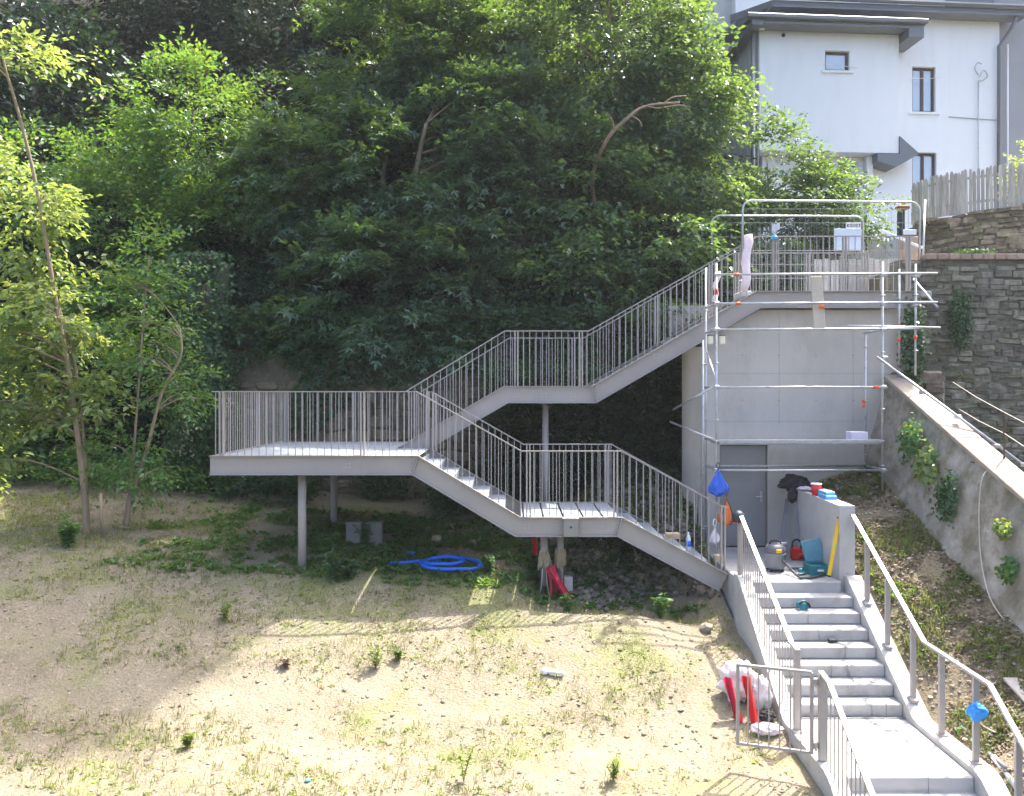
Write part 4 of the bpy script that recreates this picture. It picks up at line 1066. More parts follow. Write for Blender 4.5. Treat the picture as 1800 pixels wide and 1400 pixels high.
# white pipe piece on the ground
p = gpos(.42, 11.95, .04)
one('drain_pipe_piece', MB().tube([p, p + Vector((.26, -.06, 0))], .028, 10).tube([p + Vector((-.03, -.02, .0)), p + Vector((.05, .02, .0))], .042, 10), M_WPLAST, 'short white drain pipe piece on the sunlit gravel', 'pipe', smooth=True)
for i, (px, py, r, lab) in enumerate(((541, 1372, .03, 'scrap of light blue plastic on the front of the yard'), (236, 932, .05, 'scrap of white plastic under the slim tree'))):
    Y = 10.0
    for _ in range(14):
        x = (px - 905) / F * Y; Y = max((gz(x, Y) + .02) * F / (690 - py), 2)
    tag(MB().rock((x, Y, gz(x, Y) + .02), r, random.Random(i + 30), (1.2, .8, .5), 1).build('plastic_scrap', M_LBLUE if i == 0 else M_WPLAST), lab, 'litter')
# crumpled bags below the gate
def blob(c, r, seed, sq=(1, 1, 1), amp=.3, cr=2.2):
    """crumpled sack-like lump"""
    def fn(u, v):
        th = u * 2 * math.pi; ph = (v - .5) * math.pi
        d = Vector((math.cos(th) * math.cos(ph), math.sin(th) * math.cos(ph), math.sin(ph)))
        k = 1 + amp * mn.noise(d * cr + Vector((seed * 3.1, 0, 0))) + amp * .5 * abs(mn.noise(d * cr * 3 + Vector((0, seed, 0)))) 
        return (c[0] + d.x * r * k * sq[0], c[1] + d.y * r * k * sq[1], c[2] + d.z * r * k * sq[2])
    return MB().sheet(fn, 40, 26)
bx_, by_ = 2.98, 11.35
zg = gz(bx_, by_)
def sack(x, y, r, h, seed, material, lab, name='sack', cat='bag', group=None):
    return one(name, blob((x, y, gz(x, y) + h * .45), r, seed, (1, .8, h / (2 * r)), .45), material, lab, cat, group, smooth=True)
sack(3.0, 11.5, .235, .5, 1, mat('pale_pink_sack', (0.66, 0.60, 0.61), .7, 0, .12, 9, .3, 14, stain=(.5, .3, .33), stain_amt=.5, stain_scale=6), 'big crumpled white and pink plastic sack below the gate')
sack(3.28, 11.35, .12, .4, 2, M_CLOTHW, 'narrow white plastic sack leaning on the stair wall below the gate')
cloth_strip((2.78, 11.2, gz(2.78, 11.2) + .48), (2.92, 11.05, gz(2.9, 11) + .0), .12, 'left red strap lying over the white sacks', M_REDSTR, 'red_strap', 'strap', 5)
cloth_strip((3.02, 11.15, gz(3.0, 11.2) + .52), (3.12, 11.0, gz(3.1, 11) + .0), .13, 'right red strap lying over the white sacks, the brighter one', M_RED, 'red_strap', 'strap', 6)
one('pink_sack', blob((3.2, 10.85, gz(3.2, 10.85) + .05), .17, 8, (1.1, .7, .38), .3), M_PINKCL, 'flat lilac pink sack lying on the ground at the stair wall', 'bag', smooth=True)
one('dark_rag', blob((3.28, 11.1, gz(3.3, 11.1) + .05), .1, 9, (1, .8, .6), .5), M_BLACK, 'small dark rag between the sacks and the stair wall', 'cloth', smooth=True)

# ------------------------------------------------------------------ things on and round the upper landing
def bag(px, py0, py1, Y, wpx, lab, material, seed, cat='bag', name='drawstring_bag', strap=None):
    a = W(px, py0, Y); b = W(px, py1, Y); w = wpx / F * Y / 2; h = a.z - b.z
    def fn(u, v):
        th = u * 2 * math.pi
        prof = (0.06 + .94 * sm(v, 0, .72)) * (1 - .75 * sm(v, .85, 1.0))
        k = prof * (1 + .16 * math.sin(th * 6 + seed) * (1 - v * .7) + .05 * math.sin(th * 3 + v * 14) + .24 * mn.noise(Vector((math.cos(th) * 1.5, math.sin(th) * 1.5, v * 3 + seed))))
        return (a.x + w * k * math.cos(th), a.y + w * .7 * k * math.sin(th), lerp(a.z, b.z, v))
    m = MB().sheet(fn, 36, 22)
    t = thing(name, lab, cat, b)
    m.build('sack', material, t, True)
    MB().tube(curve([a + Vector((0, 0, -.02)), a + Vector((.03, -.03, .07)), a + Vector((0, 0, .12)), a + Vector((-.03, -.02, .06)), a], 4), .008, 5).build('cord', M_DGREY if material != M_CLOTHW else M_WPLAST, t, True)
    if strap: MB().tube(curve([a + Vector((0, -w * .2, -.03)), a + Vector((w * .5, -w * .75, -h * .4)), a + Vector((w * .7, -w * .72, -h * .75)), a + Vector((w * .3, -w * .75, -h * .93))], 5), .012, 5).tube(curve([a + Vector((0, -w * .2, -.03)), a + Vector((-w * .5, -w * .75, -h * .4)), a + Vector((-w * .75, -w * .72, -h * .75)), a + Vector((-w * .2, -w * .76, -h * .93))], 5), .012, 5).build('strap', strap, t, True)
    return t
bag(1262, 825, 873, 14.95, 33, 'bright blue drawstring bag hanging on the left scaffold pole', M_BLUEB, 2, strap=M_BLUEB)
bag(1276, 872, 926, 14.75, 26, 'orange cloth bag hanging below the blue bag', M_ORB, 5, strap=M_DGREY)
bag(1256, 925, 957, 14.7, 17, 'small white plastic bag hanging at the foot of the scaffold', M_CLOTHW, 7, name='plastic_bag')
# cap hung on the rail end
c = W(1298, 912, 13.35)
t = thing('cap', 'dark round cap hung over the top end of the stair handrail', 'cap', c - Vector((0, 0, .12)))
MB().sheet(lambda u, v: (c.x + .1 * math.cos(u * 6.283) * math.sin(v * 2.2), c.y + .1 * math.sin(u * 6.283) * math.sin(v * 2.2), c.z + .02 + .11 * math.cos(v * 2.2)), 24, 12).build('crown', M_HAT, t, True)
MB().tube([c + Vector((.1 * math.cos(a), .1 * math.sin(a), -.045)) for a in np.linspace(0, 6.283, 20)], .009, 5).build('hem', mat('dark_red_hem', (0.20, 0.02, 0.03), .7), t, True)
# bottle, wood blocks
z0 = -2.6
def on_flight(px, py, Y): return W(px, py, Y)
b0 = W(1210, 968, 14.6)
t = thing('water_bottle', 'clear plastic water bottle with a blue label on the lower steel steps', 'bottle', b0)
MB().lathe([(.035, 0), (.042, .01), (.042, .11), (.039, .12), (.042, .2), (.03, .25), (.014, .28), (.014, .30)], b0, 12).build('body', mat('clear_plastic', (0.62, 0.70, 0.76), .12, 0, .05), t, True)
MB().lathe([(.0435, .07), (.0435, .17)], b0, 12).build('label_band', M_BLUE, t, True)
MB().lathe([(.016, .29), (.016, .315)], b0, 10).build('cap', M_WPLAST, t, True)
b0 = W(1182, 948, 14.5)
one('timber_offcut', MB().box(b0.x - .14, b0.x + .13, 14.5, 14.6, b0.z, b0.z + .05, .004).box(b0.x - .1, b0.x + .12, 14.48, 14.6, b0.z + .052, b0.z + .10, .004), M_WOOD, 'two short timber offcuts stacked on the lower steel steps', 'wood')
b0 = W(1264, 988, 14.3)
one('timber_block', MB().box(b0.x - .07, b0.x + .07, 14.3, 14.4, b0.z, b0.z + .11, .004), M_WOOD, 'small timber block at the foot of the scaffold by the plastic bag', 'wood')
# vacuum cleaner with hose
v0 = Vector((4.27, 14.0, -2.93))
t = thing('site_vacuum', 'grey drum site vacuum cleaner standing on the top landing', 'vacuum cleaner', v0)
MB().lathe([(.14, .05), (.165, .09), (.155, .26), (.17, .28), (.17, .30)], v0, 24).build('drum', M_VAC, t, True)
MB().lathe([(.165, .302), (.165, .36), (.13, .43), (.07, .45)], v0, 24).build('motor_head', mat('vacuum_head', (0.12, 0.12, 0.135), .4), t, True)
MB().tube(curve([v0 + Vector((-.1, 0, .42)), v0 + Vector((-.06, 0, .49)), v0 + Vector((.06, 0, .49)), v0 + Vector((.1, 0, .42))], 5), .014, 6).build('handle', M_BLACK, t, True)
MB().box(v0.x - .03, v0.x + .06, v0.y - .175, v0.y - .14, v0.z + .32, v0.z + .38, .008).build('yellow_switch_plate', M_YEL, t)
for a in (.8, 2.4, 3.9, 5.5): MB().lathe([(.02, 0), (.03, .02), (.02, .05)], v0 + Vector((.13 * math.cos(a), .13 * math.sin(a), 0)), 8).build('castor', M_BLACK, t, True)
hz_ = v0.z + .03
MB().tube(curve([v0 + Vector((.08, -.14, .2)), v0 + Vector((.14, -.26, .12)), (4.46, 13.42, hz_), (4.52, 13.33, hz_), (4.7, 13.4, hz_), (4.95, 13.62, hz_), (5.0, 13.78, hz_), (4.85, 13.95, hz_), (4.62, 14.0, hz_ + .01), (4.5, 14.02, hz_)], 7), .021, 8).build('hose', M_DGREY, t, True)
# red and black tool case
c0 = Vector((4.55, 14.75, -2.93))
t = thing('tool_charger', 'small red and black boxed tool charger on the landing by the door', 'tool', c0)
MB().box(4.45, 4.66, 14.68, 14.9, -2.93, -2.78, .015).build('base', M_BLACK, t)
MB().box(4.45, 4.66, 14.68, 14.9, -2.778, -2.66, .02).build('body', M_RED, t)
MB().tube([(4.45, 14.7, -2.63), (4.56, 14.69, -2.6), (4.68, 14.7, -2.6)], .02, 8).build('grip', M_WPLAST, t, True)
t = thing('red_tool', 'red hand tool with a dark looped handle behind the teal case', 'tool', (5.0, 14.9, -2.93))
MB().box(4.83, 5.0, 14.85, 15.0, -2.93, -2.70, .03).box(4.93, 5.04, 14.8, 14.92, -2.86, -2.79, .02).build('body', M_RED, t)
MB().tube(curve([(4.84, 14.9, -2.72), (4.86, 14.9, -2.6), (4.93, 14.9, -2.57), (4.99, 14.9, -2.62), (5.0, 14.9, -2.72)], 5), .016, 6).build('handle', M_BLACK, t, True)
t = thing('small_blue_can', 'small blue can beside the red tool', 'can', (4.74, 15.0, -2.93))
MB().lathe([(.03, 0), (.03, .2), (.02, .22)], (4.74, 15.0, -2.93), 12).build('body', M_LBLUE, t, True)
# teal tool case, open
t = thing('open_tool_case', 'teal plastic tool case standing open on the top landing', 'tool case', (4.9, 13.75, -2.93))
MB().box(4.72, 5.03, 13.62, 13.98, -2.93, -2.915).box(4.72, 5.03, 13.62, 13.634, -2.914, -2.77, .004).box(4.72, 5.03, 13.966, 13.98, -2.914, -2.77).box(4.72, 4.734, 13.635, 13.965, -2.914, -2.77).box(5.016, 5.03, 13.635, 13.965, -2.914, -2.77).build('tray', M_TEAL, t)
MB().box(4.74, 5.01, 13.64, 13.96, -2.91, -2.82, .01).build('liner', M_TEALL, t)
R_ = Matrix.Rotation(math.radians(-72), 3, 'X')
mm = MB().cbox((4.9, 14.04, -2.60), (.16, .18, .022), Matrix.Rotation(math.radians(78), 3, 'X') @ Matrix.Rotation(math.radians(12), 3, 'Z'), .01)
mm.build('lid', M_TEALL, t)
MB().box(4.83, 4.93, 13.605, 13.62, -2.86, -2.83, .004).build('latch', M_WPLAST, t)
t = thing('teal_grinder', 'small teal power tool lying left of the open teal case', 'tool', (4.66, 13.75, -2.93))
MB().tube([(4.58, 13.7, -2.87), (4.66, 13.85, -2.87)], .038, 8).box(4.56, 4.68, 13.68, 13.8, -2.93, -2.87, .02).build('body', M_TEAL, t, True)
MB().lathe([(.06, 0), (.06, .01)], (4.57, 13.66, -2.9), 14).build('disc', M_GALV, t)
# yellow spirit level
t = thing('spirit_level', 'long yellow spirit level leaning against the low concrete wall', 'level', (4.98, 13.35, -2.93))
a_, b_ = W(1457, 1013, 13.26), W(1475, 911, 13.36)
MB().beam(a_, b_, .055, .03, up=(0, 1, 0), bev=.004).build('body', M_YEL, t)
for k in (0, 1): q = a_.lerp(b_, k); MB().beam(q - (b_ - a_).normalized() * .012, q + (b_ - a_).normalized() * .012, .058, .034, up=(0, 1, 0)).build('end_cap', M_BLACK, t)
q = a_.lerp(b_, .5); MB().beam(q - (b_ - a_).normalized() * .04, q + (b_ - a_).normalized() * .04, .03, .033, up=(0, 1, 0)).build('vial', mat('vial_green', (0.35, .6, .1), .2), t)
tag(MB().beam((4.95, 15.0, -2.93), (5.06, 15.35, -1.78), .045, .02, up=(0, 1, 0)).build('steel_bar', M_VAC), 'grey steel bar leaning in the corner between tower and low wall', 'bar')
tag(MB().beam((4.72, 15.2, -2.93), (4.98, 15.6, -1.95), .07, .03, up=(0, 1, 0)).build('grey_board', M_VAC), 'dark grey narrow board leaning beside the low wall', 'board')
# on top of the low wall
one('black_jacket', blob((5.1, 15.55, -1.66), .2, 4, (1.25, 1, .75), .4), M_BLACK, 'black jacket bundled on the far end of the low concrete wall', 'jacket', smooth=True)
one('black_jacket_sleeve', blob((4.98, 15.3, -1.84), .1, 6, (.8, .8, 1.4), .3), M_BLACK, 'black sleeve hanging over the left edge of the low wall', 'jacket', smooth=True)
one('paper_sheets', blob((5.15, 15.1, -1.70), .11, 11, (1.2, 1.3, .3), .4), M_CLOTHW, 'crumpled white paper beside the black jacket', 'paper', smooth=True)
t = thing('red_tub', 'small red tub with a white rim on the low concrete wall', 'tub', (5.14, 14.55, -1.75))
MB().lathe([(.07, 0), (.09, .18)], (5.12, 14.5, -1.745), 16).build('body', M_RED, t, True)
MB().lathe([(.094, .18), (.094, .2)], (5.12, 14.5, -1.745), 16).build('rim', M_WPLAST, t, True)
one('black_strap', MB().tube(curve([(5.2, 15.2, -1.68), (5.24, 14.9, -1.64), (5.26, 14.6, -1.66)], 5), .025, 6), M_BLACK, 'black strap lying across the low wall top', 'strap', smooth=True)
for i, (x0, x1, y0, y1, z0_, z1_, lab) in enumerate(((5.09, 5.27, 13.95, 14.3, -1.76, -1.69, 'lower light blue flat box on the near end of the low wall'), (5.1, 5.26, 14.0, 14.3, -1.688, -1.63, 'upper light blue flat box on the low wall, smaller than the one under it'), (5.12, 5.28, 14.32, 14.5, -1.75, -1.64, 'light blue box beside the red tub'))):
    tt = thing('blue_box', lab, 'box', ((x0 + x1) / 2, (y0 + y1) / 2, z0_), 'light blue boxes on the low wall')
    MB().box(x0, x1, y0, y1, z0_, z1_ - .01, .006).build('body', M_LBLUE, tt)
    MB().box(x0 + .008, x1 - .008, y0 + .008, y1 - .008, z1_ - .0095, z1_ - .002).build('lid', M_WPLAST, tt)
# circular saw and cables on the steps
s0 = Vector((4.30, 12.8, -3.27))
t = thing('circular_saw', 'teal and black circular saw lying on the second step', 'saw', s0)
MB().box(s0.x - .13, s0.x + .1, s0.y - .1, s0.y + .05, s0.z + .002, s0.z + .012, .003).build('sole_plate', M_GALV, t)
MB().lathe([(.075, -.02), (.08, 0), (.075, .02)], s0 + Vector((.02, -.03, .08)), 20, Quaternion((1, 0, 0), 1.2)).build('blade_guard', M_TEAL, t, True)
MB().tube([s0 + Vector((0, 0, .07)), s0 + Vector((-.06, .04, .08))], .045, 10).build('motor', M_TEAL, t, True)
MB().tube(curve([s0 + Vector((-.05, -.05, .1)), s0 + Vector((0, -.08, .15)), s0 + Vector((.08, -.06, .12)), s0 + Vector((.12, -.02, .06))], 4), .016, 6).build('handle', M_BLACK, t, True)
def on_step(x, y):
    if y > 13.2: z = -2.93
    elif y > 11.275: z = -2.93 - .17 * (int((13.2 - y) / .275) + 1)
    elif y > 9.52: z = -4.29
    else: z = -4.29 - .17 * (int((9.52 - y) / .275) + 1)
    return Vector((x, y, z + .012))
def cable(pts, lab, material, r=.0045):
    P = curve([(x, y, 0) for x, y in pts], 12); Q = []
    for p in P:
        q = on_step(p.x, p.y)
        if Q and Q[-1].z - q.z > .05: Q.append(Vector((Q[-1].x, Q[-1].y - .03, Q[-1].z))); Q.append(Vector((q.x, q.y - .01, q.z)))
        elif Q and q.z - Q[-1].z > .05: Q.append(Vector((Q[-1].x, Q[-1].y - .005, Q[-1].z))); Q.append(Vector((q.x, q.y - .03, q.z)))
        Q.append(q)
    return one('cable', MB().tube(Q, r, 6), material, lab, 'cable', smooth=True)
cable([(4.4, 12.75), (4.3, 12.5), (4.52, 12.3), (4.7, 12.2), (4.62, 12.02), (4.4, 11.85), (4.35, 11.7), (4.6, 11.62), (4.62, 11.8), (4.45, 11.95), (4.7, 11.75), (4.9, 11.55), (4.93, 11.35), (4.8, 11.12), (4.62, 11.0), (4.55, 10.85), (4.75, 10.8), (4.85, 10.95)], 'dark cable looped down the steps from the saw', M_CABG)
cable([(4.68, 11.4), (4.72, 11.2), (4.6, 11.05), (4.78, 10.9), (4.85, 10.6), (4.74, 10.3), (4.66, 9.9), (4.62, 9.6), (4.58, 9.3), (4.5, 8.6), (4.5, 8.0)], 'thin grey extension cable crossing the landing to the lower steps', M_CABG, .004)
one('cable_plug', MB().box(4.52, 4.64, 12.26, 12.34, -3.605, -3.555, .01), M_BLACK, 'black plug and socket joint lying on a middle step', 'plug')
# blue rag on the rail post
q = Vector((5.25, 9.70, -3.62))
one('blue_rag', blob((q.x - .02, q.y - .05, q.z), .08, 21, (1.2, .6, 1.1), .5), M_COBALT, 'bright blue rag tied round a handrail post', 'rag', smooth=True)
one('rag_string', MB().tube(curve([q + Vector((0, -.05, -.05)), q + Vector((.06, -.02, -.16)), q + Vector((.22, .02, -.25))], 5), .008, 5), M_ROPE, 'pale string hanging from the blue rag', 'string')
# ------------------------------------------------------------------ foliage
def nrm(a): return a / np.maximum(np.linalg.norm(a, axis=1, keepdims=True), 1e-9)
def leaves(P, D, N, L, wr=.55, lobes=1, fold=.18, droop=.15):
    """leaf blades folded along the midrib; three lobes for maple"""
    D = nrm(D); S = nrm(np.cross(D, N)); N = np.cross(S, D); L = L[:, None]
    n = len(P); Vs = [P]; T = []; k = 1
    angs = [0] if lobes == 1 else [0, .95, -.95]
    for a in angs:
        d = D * math.cos(a) + S * math.sin(a); s = -D * math.sin(a) + S * math.cos(a)
        l = L * (1 if a == 0 else .8); w = wr * (1 if lobes == 1 else .62)
        m = P + d * l * .48
        Vs += [m + s * l * w / 2 + N * l * fold * w, P + d * l - N * l * droop, m - s * l * w / 2 + N * l * fold * w]
    V = np.stack(Vs, 1); nv = V.shape[1]
    base = np.arange(n)[:, None] * nv
    for i in range(len(angs)):
        b = 1 + i * 3
        T += [np.concatenate([base, base + b, base + b + 1], 1), np.concatenate([base, base + b + 1, base + b + 2], 1)]
    return V.reshape(-1, 3), np.concatenate(T, 0)
def join(parts):
    Vs, Ts, k = [], [], 0
    for V, T in parts: Vs.append(V); Ts.append(T + k); k += len(V)
    return np.concatenate(Vs), np.concatenate(Ts)
def sprays(O, Dr, nl, length, L, lobes=1, rng=NR, flat=.35, drop=.3, wr=.55):
    m = len(O); Dr = nrm(Dr); up = np.array([[0, 0, 1.0]])
    S = nrm(np.cross(Dr, up + rng.normal(0, .25, (m, 3)))); Nn = nrm(np.cross(S, Dr)); Nn *= np.sign(Nn[:, 2:3] + 1e-6)
    ln = length * rng.uniform(.6, 1.3, m)
    t = (np.arange(nl) + .5) / nl
    t = np.broadcast_to(t, (m, nl)); sd = np.where(np.arange(nl) % 2 == 0, 1.0, -1.0)[None, :]
    P = O[:, None] + Dr[:, None] * (ln[:, None] * t)[..., None] + S[:, None] * (sd * .16 * ln[:, None] * (1 - .5 * t))[..., None]
    P[..., 2] -= drop * ln[:, None] * t ** 2
    P += rng.normal(0, .03, P.shape)
    D = Dr[:, None] * .7 + S[:, None] * sd[..., None] * .8 + rng.normal(0, .3, P.shape); D[..., 2] -= drop * .8
    Nl = Nn[:, None] + rng.normal(0, flat, P.shape)
    Ls = L * rng.uniform(.6, 1.3, (m, nl))
    return leaves(P.reshape(-1, 3), D.reshape(-1, 3), Nl.reshape(-1, 3), Ls.reshape(-1), wr, lobes)
def rand_dirs(n, rng): return nrm(rng.normal(0, 1, (n, 3)))
def crown_mesh(ells, L=.12, cr=.5, per=22, nl=10, lobes=1, slen=.5, rng=NR, drop=.3, shell=(.55, 1.0), up=.1, wr=.55, ymin=None, flat=.35, out=.9):
    parts = []; cents = []
    for (cx, cy, cz, rx, ry, rz, n) in ells:
        d = rand_dirs(n, rng); r = rng.uniform(shell[0], shell[1], n)[:, None]
        r = r * (1 + .14 * np.array([mn.noise(Vector((a[0] * 2.2 + cx, a[1] * 2.2, a[2] * 2.2 + cz))) for a in d]))[:, None]
        c = np.array([[cx, cy, cz]]) + d * r * np.array([[rx, ry, rz]])
        o = nrm(d * np.array([[1 / rx, 1 / ry, 1 / rz]]))
        cents.append(c)
        C = np.repeat(c, per, 0) + rng.normal(0, 1, (n * per, 3)) * np.array([[cr, cr, cr * .42]]) * .6
        Dd = np.repeat(o, per, 0) * out + rng.normal(0, .45, (n * per, 3)); Dd[:, 2] = Dd[:, 2] * .6 + up
        if ymin is not None:
            k = C[:, 1] > ymin; C = C[k]; Dd = Dd[k]
        parts.append(sprays(C, Dd, nl, slen, L, lobes, rng, flat, drop, wr))
    V, T = join(parts)
    return V, T, np.concatenate(cents)
def limbs(m, base_pts, r0, cents, nb, rng, rt=.012):
    """trunk through base_pts, then limbs curving out to some of the clumps"""
    P = curve(base_pts, 6); n = len(P)
    m.tube(P, [lerp(r0, r0 * .35, i / (n - 1)) for i in range(n)], 9)
    for i in rng.choice(len(cents), min(nb, len(cents)), replace=False):
        c = Vector(cents[i]); below = [p for p in P if p.z < c.z - .2] or [P[0]]
        j = P.index(min(below, key=lambda p: (p - c).length + .5 * abs(p.z - c.z)))
        a = P[j]
        if (a - c).length > 3.0 or math.hypot(a.x - c.x, a.y - c.y) < .6 * (c.z - a.z): continue
        mid = a.lerp(c, .5) + Vector((0, 0, .12 * (c - a).length)); rr = r0 * lerp(1, .35, j / n) * .5
        C_ = curve([a, mid, c], 5); m.tube(C_, [lerp(rr, rt, k / (len(C_) - 1)) for k in range(len(C_))], 6)
def tree(name, label, cat, base, ells, leaf, bark, r0, trunk, nb=30, group=None, seed=1, **kw):
    rng = np.random.default_rng(seed)
    t = thing(name, label, cat, base, group)
    V, T, c = crown_mesh(ells, rng=rng, **kw)
    np_obj('crown', V, T, leaf, t)
    m = MB()
    for k, tr in enumerate(trunk if isinstance(trunk[0], list) else [trunk]): limbs(m, tr, r0 if k == 0 else r0 * .7, c, nb if k == 0 else (0 if name == 'elm_tree' else nb // 2), rng)
    m.build('trunk', bark, t, True)
    return t

# the big maple above the landing and its neighbour
tree('maple_tree', 'big dark green maple tree above the steel landing, in the middle of the hillside', 'tree', (-2.8, 21, 1.0),
     [(-3.0, 20.7, 2.2, 3.5, 2.3, 2.3, 105), (-2.7, 21.7, 5.5, 3.2, 2.4, 2.4, 100), (-3.0, 23.3, 9.2, 2.7, 2.2, 2.9, 92), (-.6, 20.7, 4.3, 1.5, 1.4, 1.7, 40), (-.2, 20.9, 6.7, 1.3, 1.2, 1.5, 34), (-.5, 20.5, 5.4, .8, .8, 1.1, 22), (-2.2, 20.3, 3.2, 1.6, .8, 1.2, 30), (-5.4, 21.3, 5.2, 1.6, 1.4, 1.7, 38), (-1.3, 22.8, 8.3, 1.6, 1.5, 1.8, 32), (-.5, 20.2, 14.3, 2.0, 1.7, 2.4, 90)],  # last, out-of-view crown and middle fill lumps added to shade yard and deck
     LF_MAPLE, M_BARK, .12, [[(-2.9, 21.2, .6), (-2.7, 21, 3), (-2.4, 20.6, 5.2), (-2.1, 20.3, 6.4)], [(-3.1, 21.3, .6), (-3.6, 22.2, 4), (-3.3, 23.4, 8), (-3.1, 23.5, 10.8)]], 40, seed=2, L=.175, lobes=3, per=17, nl=9, slen=.62, ymin=18.35, drop=.34, cr=.46, flat=.25)
tree('elm_tree', 'tall bright topped broadleaf tree beside the white house with a bent bare branch', 'tree', (2.4, 21.4, 1.2),
     [(2.4, 22.3, 9.0, 2.7, 2.3, 2.4, 110), (4.2, 21.8, 7.4, 1.2, 1.4, 1.8, 40), (1.6, 21.2, 5.2, 1.8, 1.6, 2.1, 52), (3.5, 20.7, 2.8, 1.9, 1.5, 2.2, 62), (1.5, 20.3, 2.2, 1.4, 1.2, 2.0, 36), (1.0, 20.3, 17.4, 2.7, 1.9, 3.0, 150), (4.5, 21.2, 5.0, .8, .9, 1.3, 14)],  # highest crown lump floats out of view, added to shade the left yard
     LF_BROAD, M_BARK, .085, [[(2.6, 22.0, 1), (2.6, 22.3, 5), (2.5, 22.7, 10), (1.6, 21.0, 16)], [(2.4, 21.4, 3.2), (1.9, 20.9, 5.0), (2.05, 19.3, 5.65), (2.47, 18.9, 6.05), (2.9, 18.9, 6.34), (3.65, 18.9, 6.42)]], 40, seed=3, L=.155, per=18, nl=10, slen=.65, ymin=18.5, drop=.45, wr=.62, cr=.46, flat=.28)
# bush by the house
tree('hazel_bush', 'sunlit green bush in front of the white house wing', 'bush', (6.8, 21.9, 1.9),
     [(6.6, 22.0, 5.9, .75, .8, 1.45, 28), (7.6, 21.9, 4.8, 1.25, .8, 1.0, 42), (8.5, 21.7, 4.5, .6, .6, .6, 12), (6.7, 21.6, 3.5, 1.9, .9, 1.3, 60), (5.2, 21.3, 2.3, 1.1, .8, 1.5, 30)],
     LF_BROAD, M_BARK, .05, [(6.7, 22, 1.8), (6.6, 22, 4), (6.5, 22, 6)], 24, seed=4, L=.13, per=12, nl=9, slen=.45, cr=.4)
# bright bush and thicket on the left
tree('hillside_bush', 'large bright green bush on the slope behind the slim trees', 'bush', (-9, 23, 2.6),
     [(-8.1, 22.6, 6.9, 2.2, 1.8, 1.8, 66), (-10.2, 22.6, 4.9, 2.4, 1.8, 1.9, 70), (-7.5, 22.3, 4.2, 2.1, 1.5, 1.6, 55), (-12.5, 22.8, 5.6, 2.0, 1.6, 1.6, 40)],
     LF_MID, M_BARKD, .09, [(-9, 23, 2.5), (-8.9, 22.8, 5), (-8.5, 22.6, 7.5)], 30, seed=5, L=.15, per=16, nl=9, slen=.65, drop=.25, cr=.42, flat=.25)
tree('thicket_bush', 'green thicket at the foot of the slope behind the slim sunlit tree', 'bush', (-11, 20.4, -1.8),
     [(-10.2, 20.4, .6, 1.7, 1.0, 2.2, 60), (-12.8, 20.2, .8, 1.8, 1.0, 2.4, 60), (-8.6, 20.8, 1.7, 1.4, .9, 1.9, 46), (-15.0, 20.0, 2.0, 1.8, 1.2, 3.0, 44), (-11.5, 19.4, -1.2, 2.6, .6, .7, 40)],
     LF_MID, M_BARKD, .05, [(-10.8, 20.4, -1.9), (-10.7, 20.4, .5), (-10.5, 20.4, 2)], 24, seed=6, L=.16, per=12, nl=9, slen=.5)
# slim trees on the left
def wp(l, Y): return [tuple(W(px, py, Y)) for px, py in l]
tree('slim_tree', 'slim pale green sunlit tree with two bare stems at the left edge of the yard', 'tree', (-7.8, 15.5, -2.6),
     [(-8.3, 15.5, 1.5, .85, .8, 1.5, 34), (-8.75, 15.5, 3.2, .75, .7, 1.3, 24), (-9.35, 15.4, 0.4, .9, .7, 1.8, 34), (-9.4, 15.4, 4.0, .5, .5, .9, 10), (-9.1, 15.5, 6.0, .75, .5, .35, 10), (-7.9, 15.6, -.2, .6, .6, .9, 12), (-9.8, 15.3, -1.0, .9, .6, .8, 14)],
     LF_LIGHT, M_BARK, .055, [wp([(152, 945), (148, 870), (138, 780), (122, 660), (100, 540), (80, 420), (58, 300), (30, 190), (8, 115), (2, 70)], 15.5), wp([(155, 940), (152, 850), (140, 700), (125, 610), (98, 520), (85, 440)], 15.65)], 26, seed=7, L=.15, per=8, nl=7, slen=.4, cr=.36, drop=.35, shell=(.3, 1.0))
tree('slim_tree', 'shorter slim tree with a crooked orange brown stem left of the ivy', 'tree', (-7.2, 15.9, -2.5),
     [(-7.0, 16.2, 1.3, .8, .7, 1.4, 28), (-6.7, 16.3, .2, 1.0, .7, .9, 22), (-7.3, 16.2, -1.3, .9, .7, .7, 18), (-6.9, 16.2, 2.6, .5, .5, .6, 8)],
     LF_MID, M_BARK, .045, [wp([(222, 925), (232, 870), (258, 790), (285, 690), (318, 625), (315, 572)], 15.9), wp([(218, 922), (232, 830), (242, 700), (252, 560), (262, 450)], 16.0)], 16, seed=8, L=.11, per=8, nl=7, slen=.4, cr=.34, shell=(.3, 1))
b0 = W(180, 945, 15.2)
one('cut_stem', MB().tube([b0, b0 + Vector((-.02, 0, .4)), b0 + Vector((-.03, 0, .78))], [.035, .03, .026], 8), M_BARK, 'short bare cut stem between the two slim trees', 'stump', smooth=True)
# hedge top right
tree('garden_hedge', 'yellow green hedge shoot above the picket fence at the right edge', 'hedge', (13.3, 21.0, 4.3),
     [(13.2, 21.2, 5.3, 1.1, .7, .9, 40)], LF_LIGHT, M_BARK, .03, [(13.2, 21.2, 4.2), (13.2, 21.2, 5)], 10, seed=9, L=.08, per=14, nl=8, slen=.25, cr=.3)
